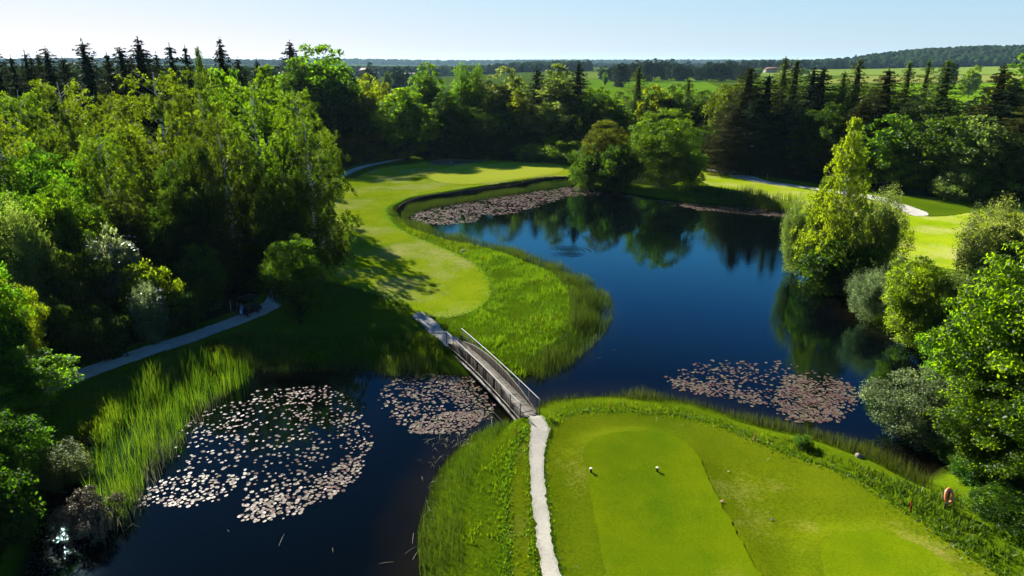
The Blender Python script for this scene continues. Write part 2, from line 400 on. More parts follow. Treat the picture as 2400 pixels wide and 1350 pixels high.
for e_, f_ in (((1243, 975), (1250, 1005)), ((1065, 801), (1040, 785))):          # banked-up earth where the bridge lands
    a_, b_ = gp(*e_, 1.05), gp(*f_, 1.05); u_ = (b_-a_)/np.linalg.norm(b_-a_); c_ = a_+u_*1.35
    q_ = np.hypot(X-c_[0], Y-c_[1]); Z = np.maximum(Z, 1.0*sstep(2.3, 1.5, q_)-.0)*(q_ < 2.3)+Z*(q_ >= 2.3)
GZ = Z
def gz(x, y):
    x = np.asarray(x, float); y = np.asarray(y, float)
    i = np.clip(np.searchsorted(gx, x)-1, 0, len(gx)-2); j = np.clip(np.searchsorted(gy, y)-1, 0, len(gy)-2)
    f = (x-gx[i])/(gx[i+1]-gx[i]); g = (y-gy[j])/(gy[j+1]-gy[j])
    return (GZ[j, i]*(1-f)+GZ[j, i+1]*f)*(1-g)+(GZ[j+1, i]*(1-f)+GZ[j+1, i+1]*f)*g
nX, nY = len(gx), len(gy)
I = (np.arange(nY-1)[:, None]*nX+np.arange(nX-1)[None]).ravel()
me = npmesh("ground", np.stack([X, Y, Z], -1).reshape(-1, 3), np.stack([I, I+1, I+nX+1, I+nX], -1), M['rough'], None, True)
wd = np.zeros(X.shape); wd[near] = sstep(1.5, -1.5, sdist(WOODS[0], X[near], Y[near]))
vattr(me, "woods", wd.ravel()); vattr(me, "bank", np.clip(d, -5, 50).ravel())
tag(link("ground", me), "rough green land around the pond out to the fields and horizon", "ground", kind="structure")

wx = np.arange(-60, 66, 1.); wy = np.arange(8, 178, 1.); WX, WY = np.meshgrid(wx, wy)
I = (np.arange(len(wy)-1)[:, None]*len(wx)+np.arange(len(wx)-1)[None]).ravel()
me = npmesh("water", np.stack([WX, WY, 0*WX], -1).reshape(-1, 3), np.stack([I, I+1, I+len(wx)+1, I+len(wx)], -1), M['water'], None, True)
vattr(me, "shore", np.clip(-sdist(POND, WX, WY), 0, 60).ravel())
tag(link("water", me), "dark blue pond water reflecting sky and trees", "pond", kind="structure")

def sheet(name, poly, mat, off, label, cat, step=.7, jit=0., dens=.35):
    poly = np.asarray(poly); out = []
    for i in range(len(poly)):                        # densify the outline
        a, b = poly[i], poly[(i+1) % len(poly)]; n = max(1, int(np.linalg.norm(b-a)/dens))
        for k in range(n): out.append(a+(b-a)*k/n)
    out = np.array(out)
    if jit: out = out+rng.normal(0, jit, out.shape)
    x0, y0 = out.min(0); x1, y1 = out.max(0)
    A, B = np.meshgrid(np.arange(x0, x1, step), np.arange(y0, y1, step)); A = A.ravel(); B = B.ravel()
    k = sdist(out, A, B) < -step*.4
    pts = np.concatenate([out, np.stack([A[k], B[k]], -1)])
    n = len(out)
    r = geometry.delaunay_2d_cdt([Vector(p) for p in pts], [(i, (i+1) % n) for i in range(n)], [list(range(n))], 1, 1e-5)
    V = np.array([(v.x, v.y) for v in r[0]]); z = gz(V[:, 0], V[:, 1])+off
    Fs = [tuple(f) for f in r[2]]
    tri = np.array([f for f in Fs if len(f) == 3])
    a, b, c = V[tri[:, 0]], V[tri[:, 1]], V[tri[:, 2]]
    cr = (b[:, 0]-a[:, 0])*(c[:, 1]-a[:, 1])-(b[:, 1]-a[:, 1])*(c[:, 0]-a[:, 0])
    tri[cr < 0] = tri[cr < 0][:, ::-1]
    me = npmesh(name, np.column_stack([V, z]), tri, mat, None, True)
    return tag(link(name, me), label, cat, kind="structure")

SEMI = smooth_poly(gpl([(1288,990),(1340,966),(1450,962),(1600,972),(1720,1008),(1850,1062),(2000,1115),(2130,1198),(2250,1280),(2350,1350),(2480,1500),(1300,1500),(1290,1350),(1275,1200),(1262,1100),(1262,1030)], .9), 4)
sheet("lawn", SEMI, M['semi'], .03, "close cut semi rough lawn around the two near tees", "lawn", .42, .08, .35)
STRIP = smooth_poly(gpl([(1246,1000),(1215,1040),(1190,1110),(1186,1230),(1192,1350),(1205,1520),(1290,1520),(1262,1350),(1250,1220),(1245,1100)], .9), 4)
sheet("lawn", STRIP, M['semi'], .03, "narrow mown lawn strip on the pond side of the white gravel path", "lawn", .6, .08, .3)
FAIR = smooth_poly(gpl([(800,430),(870,398),(950,385),(1010,380),(1180,377),(1300,381),(1350,394),(1345,410),(1250,424),(1120,438),(1030,449),(968,461),(918,479),(905,493),(918,522),(960,548),(1020,573),(1080,600),(1130,632),(1147,665),(1145,700),(1110,728),(1050,744),(1000,738),(950,720),(880,690),(740,650),(660,600),(700,500),(760,455)], .85), 4)
sheet("fairway", FAIR, M['fair'], .04, "mown fairway curving along the far pond shore to the putting green", "fairway", 1.0, .12, .4)
sheet("putting_green", GREEN, M['green'], .08, "pale oval putting green beyond the pond", "putting green", 1.0)
sheet("tee", TEE, M['tee'], .10, "large smooth bright green tee with two white topped markers", "tee", .7, .04, .3)
sheet("tee", TEE2, M['tee'], .10, "smaller rounded tee at the lower right edge", "tee", .7, .04, .3)
RLAWN = smooth_poly(gpl([(1640,402),(1700,409),(1880,441),(2060,472),(2180,506),(2330,492),(2520,500),(2520,640),(2300,640),(2120,604),(2000,560),(1890,500),(1850,478),(1790,466),(1700,448),(1645,425)], .85), 4)
sheet("fairway", RLAWN, M['fair'], .04, "mown fairway beside the wood on the right shore of the pond", "fairway", 1.0, .12, .4)
sheet("bunker", BUNKER, M['sand'], .05, "shaded sand bunker behind the putting green", "bunker", .8)

PATH1 = gpl([(1242,980),(1243,1017),(1241,1050),(1242,1087),(1245,1153),(1253,1217),(1262,1283),(1270,1350),(1292,1500),(1345,1500),(1316,1350),(1297,1283),(1288,1210),(1277,1140),(1274,1087),(1280,1040),(1288,1013),(1281,997),(1266,974)], .95)
sheet("path", smooth_poly(PATH1, 4), M['gravel'], .12, "white gravel path from the bridge past the near tee", "path", .5, .045, .22)
PATH2 = gpl([(966,738),(989,757),(1009,780),(1026,797),(1050,812),(1076,800),(1056,785),(1036,768),(1021,752),(1001,736),(984,729)], .95)
sheet("path", smooth_poly(PATH2, 4), M['gravel'], .09, "short white gravel path from the fairway down to the bridge", "path", .5, .04, .25)
def ribbon(line, w, n=6):
    c = smooth_poly(line, n, False); t = np.gradient(c, axis=0); t /= np.linalg.norm(t, axis=1)[:, None]
    nn = np.stack([-t[:, 1], t[:, 0]], -1); w = np.broadcast_to(w, (len(c),))[:, None]
    return np.concatenate([c+nn*w/2, (c-nn*w/2)[::-1]])
LPATH = gpl([(-200,1020),(-60,975),(40,940),(110,908),(230,862),(350,821),(460,786),(550,752),(620,722),(655,690),(672,600),(705,500),(755,440),(815,403),(870,386),(945,372)], .9)
sheet("path", ribbon(LPATH, 2.3), M['gravel'], .08, "shaded grey gravel cart track along the left wood", "path", .7, .04)
RP = gpl([(1630,391),(1690,401),(1760,412),(1800,424),(1880,434),(2000,450),(2075,462),(2115,475),(2177,499),(2140,503),(2105,488),(2060,470),(2000,458),(1880,438),(1800,430),(1740,420),(1685,404),(1635,396)], .9)
sheet("path", smooth_poly(RP, 4), M['gravel'], .08, "white gravel track along the foot of the right wood", "path", .9, .05)

# fields beyond the woods: gently rising land, each field a sheet following it
def fieldp(px, py):
    dep = P-math.atan((675-py)/F)*1.0
    dep = math.atan(math.tan(P-math.atan((675-py)/F)))
    Yv = 26.4/(math.tan(dep)+.0083)
    zz = float(gz((px-1200)/F*Yv, Yv)); return np.array([xat(px, Yv, zz), Yv])
def field(pts, mat, label, off=.25):
    p = np.array([fieldp(*q) for q in pts]); o = sheet("field", p, mat, off, label, "field", max(6, (p[:, 1].max()-p[:, 1].min())/25), 0, 12)
field([(1360,262),(1372,187),(1470,188),(1520,188),(1640,186),(1730,230),(1700,300),(1400,300)], M['field1'], "bright green meadow seen between the trees right of centre")
field([(1300,186),(1360,171),(1480,169),(1760,165),(1960,163),(2440,162),(2460,176),(2240,176),(2000,178),(1740,181),(1500,186.5),(1365,186)], M['field3'], "broad green field below the far groves and hill")
field([(1900,197),(2000,180),(2240,178),(2460,178),(2460,195),(2280,195),(2100,196)], M['field2'], "pale yellow green mown strip of field beyond the right wood")
field([(2100,199),(2280,197),(2460,197),(2500,265),(2250,265),(2100,240)], M['field1'], "bright green meadow behind the spruces at right")
field([(880,192),(930,187),(1020,187),(1060,192),(1040,200),(900,200)], M['field1'], "small strip of green meadow in front of the far barns", .3)

# far woods as canopies: many crowns grown together, built as one closed roof of domes with a skirt to the ground
def canopy(name, poly, spacing, hmin, hmax, res, label, seed, conic=.3):
    r = np.random.default_rng(seed); poly = np.asarray(poly, float)
    x0, y0 = poly.min(0)-5; x1, y1 = poly.max(0)+5
    xs = np.arange(x0, x1, res); ys = np.arange(y0, y1, res); A, B = np.meshgrid(xs, ys)
    hh = np.zeros(A.shape); tn = np.zeros(A.shape)
    n = int((x1-x0)*(y1-y0)/spacing**2*1.6); px = r.uniform(x0, x1, n); py = r.uniform(y0, y1, n)
    k = inside(poly, px, py); px, py = px[k], py[k]
    for a, b in zip(px, py):
        R = spacing*r.uniform(.55, 1.0); h = r.uniform(hmin, hmax); con = r.random() < conic
        if con: h *= 1.12; R *= .7
        i0, i1 = np.searchsorted(xs, [a-R, a+R]); j0, j1 = np.searchsorted(ys, [b-R, b+R])
        if i1 <= i0 or j1 <= j0: continue
        q = np.hypot(A[j0:j1, i0:i1]-a, B[j0:j1, i0:i1]-b)/R
        v = h*(1-.8*q) if con else h*(.25+.75*np.sqrt(np.clip(1-q*q, 0, 1)))
        v = np.where(q < 1, v, 0); S = hh[j0:j1, i0:i1]; T = tn[j0:j1, i0:i1]
        T[v > S] = r.random(); np.maximum(S, v, out=S)
    hh += (hh > 1)*r.normal(0, .45, hh.shape)
    Zc = gz(A, B)+np.where(hh > 1, hh, -1.5)
    nx = len(xs); Iq = (np.arange(len(ys)-1)[:, None]*nx+np.arange(nx-1)[None]).ravel()
    Q = np.stack([Iq, Iq+1, Iq+nx+1, Iq+nx], -1); keep = (hh.ravel()[Q] > 1).any(1)
    me = npmesh(name, np.stack([A+r.normal(0, res*.18, A.shape), B+r.normal(0, res*.18, A.shape), Zc], -1).reshape(-1, 3), Q[keep], M['canopy'], tn.ravel()[Q[keep][:, 0]])
    return tag(link(name, me), label, "woodland", kind="stuff")
def fan(pxs, y0s, y1s):
    a = [((p-1200)/F*y*.955, y) for p, y in zip(pxs, y0s)]; b = [((p-1200)/F*y*.955, y) for p, y in zip(pxs, y1s)]
    return a+b[::-1]
canopy("hill_woodland", fan([1700,1800,1900,2000,2100,2200,2300,2420,2600], [1500,1500,1540,1580,1600,1600,1600,1600,1600], [1560,1620,1750,1950,2150,2250,2300,2300,2300]), 13, 9, 21, 2.6, "dark wooded hill rising beyond the fields at right", 5)
canopy("distant_woodland", fan([-150,200,500,800,1100,1400,1700,1950], [2400,2500,2500,2500,2500,2500,2700,2700], [2560,2700,2680,2680,2680,2660,2850,2860]), 15, 8, 15, 5., "long belt of far woods under the horizon", 6, .5)
canopy("distant_woodland", fan([-200,200,500,700], [3300,3300,3300,3300], [3600,3620,3560,3500]), 20, 13, 26, 7., "bluish wooded rise on the horizon at left", 7, .4)
canopy("distant_woodland", fan([700,1000,1300,1600,2000], [5200,5200,5200,5200,5200], [5700,5700,5700,5700,5700]), 30, 20, 44, 11., "pale blue ridge of woods on the horizon at centre", 8, .3)
canopy("distant_woodland", fan([820,900,1000,1100,1250,1380], [1450,1400,1400,1400,1400,1400], [1560,1560,1560,1540,1540,1520]), 13, 13, 20, 4., "dark belt of far trees behind the barns", 9, .5)
canopy("distant_woodland", fan([-260,0,300,600,810], [330,330,330,330,360], [900,900,900,820,760]), 11, 14, 22, 3.2, "dark wooded lowland behind the left skyline spruces", 10, .6)
print("terrain", round(time.time()-T0, 1))
# ================================================================== PLANTS
def unit(a): return a/(np.linalg.norm(a, axis=-1, keepdims=True)+1e-9)
def leaf_geo(c, n, L, W, r):
    """rhombic leaves: centres c, normals n; long axis random in the leaf plane"""
    N = len(c); t = unit(np.cross(n, r.normal(size=(N, 3)))); b = np.cross(n, t)
    s = r.uniform(.7, 1.3, (N, 1)); L = L*s; W = W*s
    V = np.stack([c-t*L/2, c+b*W/2, c+t*L/2, c-b*W/2], 1).reshape(-1, 3)
    return V, np.arange(4*N).reshape(-1, 4)
def leaf_geo_t(c, t, n, L, W, r):                     # given long axis
    N = len(c); t = unit(t); b = unit(np.cross(n, t)); s = r.uniform(.7, 1.3, (N, 1))
    V = np.stack([c-t*L*s/2, c+b*W*s/2, c+t*L*s/2, c-b*W*s/2], 1).reshape(-1, 3)
    return V, np.arange(4*N).reshape(-1, 4)
class Geo:
    def __init__(s): s.V = []; s.Q = []; s.T = []; s.n = 0
    def add(s, V, Q, tint=None):
        s.V.append(V); s.Q.append(Q+s.n); s.n += len(V); s.T.append(np.full(len(Q), .5) if tint is None else tint)
    def mesh(s, name): return npmesh(name, np.concatenate(s.V), np.concatenate(s.Q), None, np.clip(np.concatenate(s.T), 0, 1))
def limbs(g, h, r0, targets, r, k=7, lean=.3, top=.9, bend=.25):
    n = 9; z = np.linspace(-.4, h*top, n); off = np.cumsum(r.normal(0, bend, (n, 2)), 0)*np.linspace(0, 1, n)[:, None]
    pts = np.column_stack([off, z]); rad = r0*np.linspace(1, .12, n)**.8; rad[0] *= 1.35
    g.add(*tube_geo(pts, rad, k))
    for tg in targets:
        zz = np.clip(tg[2]-np.hypot(tg[0], tg[1])*r.uniform(.5, 1.1), h*.08, h*top*.92)
        i = np.interp(zz, z, np.arange(n)); b = np.array([np.interp(i, np.arange(n), pts[:, j]) for j in range(3)])
        rr = np.interp(i, np.arange(n), rad)*.55
        mid = (b+tg)/2+r.normal(0, .04*h*.3, 3)+np.array([0, 0, .03*h])
        g.add(*tube_geo(np.array([b, mid*.6+b*.4, mid*.5+tg*.5, tg]), [rr, rr*.75, rr*.45, rr*.12], 5))

def broad(seed, h, w, leaf, n, base=.10, ncl=90, taper=0., rc=.27, nl=9, elong=1.15, spiky=0., droop=0., lw=.62, lump=(.18, .58, .60)):
    r = np.random.default_rng(seed); R = w/2; zb = h*base; zc = (zb+h)/2; hc = (h-zb)/2
    lob = unit(r.normal(size=(nl, 3))+np.array([0, 0, .3])); la = r.uniform(lump[0], lump[1], nl)
    i = np.arange(ncl); ph = i*2.39996+r.normal(0, .3, ncl); zz = 1-2*(i+.5)/ncl+r.normal(0, .05, ncl); zz = np.clip(zz, -.97, .99)
    dr = np.stack([np.sqrt(1-zz**2)*np.cos(ph), np.sqrt(1-zz**2)*np.sin(ph), zz], -1)
    f = lump[2]+(la*np.exp(5*(dr@lob.T-1))).max(1)+r.uniform(-.06, .06, ncl)
    f *= np.where(r.random(ncl) < .3, r.uniform(.5, .85, ncl), 1)
    prof = 1-taper*np.clip(zz, 0, 1)
    cc = dr*np.stack([f*R*prof, f*R*prof, np.minimum(f+.12, 1)*hc*.93], -1)+np.array([0, 0, zc])
    g = Geo(); rcl = rc*R*r.uniform(.7, 1.35, ncl)*np.where(zz > .6, .8, 1); cnt = (n*rcl**2/np.sum(rcl**2)).astype(int)+1
    ct = r.normal(.5, .2, ncl)
    for q in range(ncl):
        m = cnt[q]; ld = unit(r.normal(size=(m, 3))+.7*dr[q]+np.array([0, 0, .35]))
        rad = rcl[q]*(.35+.65*r.random((m, 1))**.6)
        sub = 1+.28*np.sin(ld@r.normal(size=3)*6+r.random()*6)      # small lumps of twigs
        p = cc[q]+ld*rad*np.array([1.05, 1.05, .55*elong])*sub[:, None]-np.array([0, 0, .18])*rcl[q]*(rad/rcl[q])**2
        if spiky: p = p+np.array([0, 0, 1])*(r.random((m, 1))**3)*spiky*rcl[q]
        if droop: p = p-np.array([0, 0, 1])*(r.random((m, 1))**2)*droop*rcl[q]
        nn = unit(ld*.7+np.array([0, 0, .55])+r.normal(size=(m, 3))*.65)
        V, Q = leaf_geo(p, nn, leaf, leaf*lw, r); g.add(V, Q, ct[q]+r.normal(0, .16, m))
    m = n//4                                                          # inner foliage
    ld = unit(r.normal(size=(m, 3))); p = ld*np.array([R, R, hc])*.62*r.random((m, 1))**.5+np.array([0, 0, zc])
    V, Q = leaf_geo(p, unit(r.normal(size=(m, 3))+np.array([0, 0, .5])), leaf*1.7, leaf*1.2, r); g.add(V, Q, r.normal(.4, .12, m))
    t = Geo(); tg = cc[r.choice(ncl, min(ncl, 16), False)]*np.array([.8, .8, .96]); limbs(t, h, .022*h*(.5+.5*min(1, w/h*1.4)), tg, r, top=.82)
    return g.mesh("crown"), t.mesh("trunk"), w, h

def birch(seed, h, w, leaf, n, base=.16, nstr=520, shape=.62, drop=(.8, 3.2), nb=84, tr=.0105):
    r = np.random.default_rng(seed); g = Geo(); t = Geo(); R = w/2
    tg = []; zb = np.sort(r.uniform(base, .97, nb)); starts = []
    cen = np.column_stack([np.cumsum(r.normal(0, .10, 12)), np.cumsum(r.normal(0, .10, 12))])*np.linspace(0, 1, 12)[:, None]
    def axis(tt): return np.array([np.interp(tt, np.linspace(0, 1, 12), cen[:, 0]), np.interp(tt, np.linspace(0, 1, 12), cen[:, 1])])
    bl = [r.uniform(.7, 1.1) for _ in range(nb)]
    for q in range(nb):
        tt = zb[q]; rr = R*min(1, ((1-tt)/.72)**shape*1.05)*min(1, .45+(tt-base)*3.2)*bl[q]
        a = q*2.4+r.normal(0, .3); c0 = axis(tt*.9); b = np.array([c0[0], c0[1], max(.5, tt*h-rr*.85)])
        e = np.array([c0[0]+rr*math.cos(a), c0[1]+rr*math.sin(a), min(tt*h, h*.985)])
        mid = (b+e)/2+np.array([0, 0, .13*rr])
        if rr > .3: t.add(*tube_geo(np.array([b, mid, e]), [.035*(1-tt)+.018, .022, .006], 4))
        ns = max(6, int(nstr*(rr+.35)/(R*nb*.62)))
        for _ in range(ns):
            u = r.uniform(.12, 1.05)**.75; p = (b*(1-u)**2+2*mid*u*(1-u)+e*u*u) if u <= 1 else e
            starts.append((p+r.normal(0, .32, 3)*np.array([1, 1, .7])*(.4+rr*.22), tt, q))
    L = r.uniform(drop[0], drop[1], len(starts)); per = max(4, n//len(starts))
    P_, T_, A_ = [], [], []
    ctint = r.normal(.5, .15, nb)
    for (p, tt, q), l in zip(starts, L):
        l = l*(.35+.65*min(1, (1-tt)*2.2)); l = min(l, p[2]-.8) if p[2] > 1.2 else .3
        m = max(3, int(per*l/2)); s = np.sort(r.random(m)); sway = r.normal(0, .13, 2)
        out = unit(p[:2]+1e-3)*.25
        x = p[0]+(sway[0]+out[0])*s*l+r.normal(0, .11, m); y = p[1]+(sway[1]+out[1])*s*l+r.normal(0, .11, m)
        z = p[2]+.18-s*l
        P_.append(np.column_stack([x, y, z])); T_.append(ctint[q]+r.normal(0, .15, m))
    Pn = np.concatenate(P_); m = len(Pn)
    V, Q = leaf_geo_t(Pn, np.column_stack([r.normal(0, .45, m), r.normal(0, .45, m), -np.ones(m)]), unit(r.normal(size=(m, 3))*np.array([1, 1, .6])), leaf*1.25, leaf*.72, r)
    g.add(V, Q, np.concatenate(T_))
    z = np.linspace(-.4, h*.97, 12); z[0] = -.4
    t.add(*tube_geo(np.column_stack([cen, z]), tr*h*np.linspace(1, .1, 12)**.85, 8))
    return g.mesh("crown"), t.mesh("trunk"), w, h

def conifer(seed, h, w, rows, leaf, base=.06, droop=.42, dens=1., curve=.72, ragged=.18, up=.0):
    r = np.random.default_rng(seed); g = Geo(); t = Geo(); R = w/2; P_, D_, N_, T_ = [], [], [], []
    for i in range(rows):
        tt = base+(1-base)*(i/rows)**.93+r.normal(0, .004); z = tt*h
        if tt > .995: continue
        L0 = R*min(1., ((1-tt)/.5)**curve)*1.03+.10
        nbr = int(r.integers(8, 12))
        a0 = r.random()*6.28
        for b in range(nbr):
            if r.random() < ragged*.6: continue
            zb_ = z+r.normal(0, .55)*h/rows*(.3+.7*min(1, (1-tt)*6)); a = a0+b*2*PI/nbr+r.normal(0, .16); L = L0*r.uniform(1-ragged*1.6, 1.08); ct = r.normal(.5, .18)
            m = max(6, int(L*10*dens)); s = r.random(m)**.7; dn = droop*(.4+.6*(1-tt))
            zz = zb_-dn*L*s*(1.25-.75*s)+up*L*s-(.05+.18*r.random(m)**2)*L*.5*(1-.6*s)+.06*L*(s > .85)
            spread = (.10+.20*(1-s))*L*r.normal(0, .8, m)
            ca, sa = math.cos(a), math.sin(a)
            P_.append(np.column_stack([ca*L*s-sa*spread, sa*L*s+ca*spread, zz]))
            dd = np.column_stack([ca*.8-sa*np.sign(spread)*.6+r.normal(0, .3, m), sa*.8+ca*np.sign(spread)*.6+r.normal(0, .3, m), -.45-.5*r.random(m)])
            D_.append(dd); T_.append(ct+r.normal(0, .14, m))
    Pn = np.concatenate(P_); D = np.concatenate(D_); m = len(Pn)
    nn = unit(np.column_stack([r.normal(0, .55, m), r.normal(0, .55, m), np.ones(m)]))
    V, Q = leaf_geo_t(Pn, D, nn, leaf*1.5, leaf*.55, r); g.add(V, Q, np.concatenate(T_))
    V, Q = leaf_geo_t(np.column_stack([r.normal(0, .04, 14), r.normal(0, .04, 14), h*(.94+.07*r.random(14))]), np.column_stack([r.normal(0, .3, 14), r.normal(0, .3, 14), np.ones(14)]), unit(r.normal(size=(14, 3))), .5, .12, r)
    g.add(V, Q)
    k = int(m*.22); u = r.random(k)**.8; ang = r.random(k)*6.28; rr = R*(1-u)*.5*np.sqrt(r.random(k))
    V, Q = leaf_geo(np.column_stack([rr*np.cos(ang), rr*np.sin(ang), (base+.03+u*(.93-base))*h]), unit(r.normal(size=(k, 3))+np.array([0, 0, .4])), leaf*1.8, leaf*.9, r); g.add(V, Q, r.normal(.35, .1, k))
    t.add(*tube_geo([(0, 0, -.4), (0, 0, h*.3), (0, 0, h*.7), (0, 0, h*.985)], [.011*h, .0085*h, .0045*h, .02], 7))
    return g.mesh("crown"), t.mesh("trunk"), w, h

PROTO = {}
PROTO['broad'] = [broad(21+i, 18, 13, .50, 11000, .05, 130, .1, .22, 12) for i in range(3)]
PROTO['oval'] = [broad(31+i, 26, 11, .50, 13500, .05, 190, .35, .24, 16) for i in range(3)]
PROTO['poplar'] = [broad(41, 26, 6.5, .34, 9000, .06, 130, .45, .36, 12, 1.4, 1.0)]
PROTO['near'] = [broad(51+i, 12, 9, .20, 34000, .05, 150, .1, .22, 12) for i in range(3)]
PROTO['bright'] = [broad(61+i, 12, 9, .21, 38000, .04, 190, .1, .20, 14, 1.0) for i in range(2)]
PROTO['hornbeam'] = [broad(71, 17, 15, .27, 36000, .03, 240, .05, .17, 7, .95, lump=(.06, .2, .80))]
PROTO['willow'] = [broad(81+i, 9, 7.5, .24, 26000, .04, 130, .2, .22, 12, 1.3, 1.9, 0, .3) for i in range(2)]
PROTO['bush'] = [broad(91+i, 4.5, 5.5, .19, 11000, .0, 70, .05, .27, 9, 1.0, .3) for i in range(3)]
PROTO['birch'] = [birch(101+i, 23, 10, .18, 72000, .14, 900, .34, (.6, 2.2)) for i in range(3)]
PROTO['slim'] = [birch(111+i, 19, 8.6, .17, 95000, .03, 1500, .85, (.4, 1.6), 240, .006) for i in range(2)]
PROTO['spruce'] = [conifer(121+i, 28, 8.0, 46, .34, .05) for i in range(3)]
PROTO['ragged'] = [conifer(131+i, 28, 8.0, 34, .36, .10, .30, .9, .62, .36) for i in range(3)]
PROTO['larch'] = [conifer(141+i, 24, 7.5, 42, .27, .06, .30, 1.0, .75, .3, .08) for i in range(3)]
PROTO['far'] = [broad(151+i, 20, 17, .95, 5000, .03, 50, .05, .3, 8) for i in range(3)]
print("protos", round(time.time()-T0, 1))

_cnt = {}
def plant(name, kind, X, Yv, w, h, mat, label, cat="tree", group=None, bark='bark', z=None, crown='crown', trunk='trunk'):
    i = _cnt.get(kind, 0); _cnt[kind] = i+1
    cm, tm, w0, h0 = PROTO[kind][i % len(PROTO[kind])]
    z = float(gz(X, Yv))-.12 if z is None else z
    root = empty(name, (X, Yv, z), rng.uniform(0, 6.28)); root.scale = (w/w0, w/w0, h/h0)
    tag(root, label, cat, group)
    for nm, me, m in ((crown, cm, M[mat]), (trunk, tm, M[bark])):
        if not me.materials: me.materials.append(m)
        o = link(nm, me, root); o.material_slots[0].link = 'OBJECT'; o.material_slots[0].material = m
    return root
def T(kind, px, ytop, Yv, wpx, mat, label, name=None, cat="tree", group=None, bark='bark'):
    zt = zat(ytop, Yv); Xv = xat(px, Yv, zt*.5); zb = float(gz(Xv, Yv))-.12
    zc = Yv*CP-(zt*.5-H)*SP; w = wpx/F*zc*{'spruce': 1.65, 'ragged': 1.9, 'larch': 1.45, 'birch': 1.25}.get(kind, 1.)
    nm = name or {'birch': 'birch_tree', 'slim': 'birch_tree', 'spruce': 'spruce_tree', 'ragged': 'spruce_tree', 'larch': 'larch_tree', 'willow': 'willow_shrub', 'bush': 'bush', 'poplar': 'poplar_tree'}.get(kind, 'broadleaf_tree')
    c = {'willow_shrub': 'shrub', 'bush': 'bush'}.get(nm, cat)
    return plant(nm, kind, Xv, Yv, w, max(zt-zb, 1.5), mat, label, c, group, 'birchbark' if kind in ('birch', 'slim') and bark == 'bark' else bark)

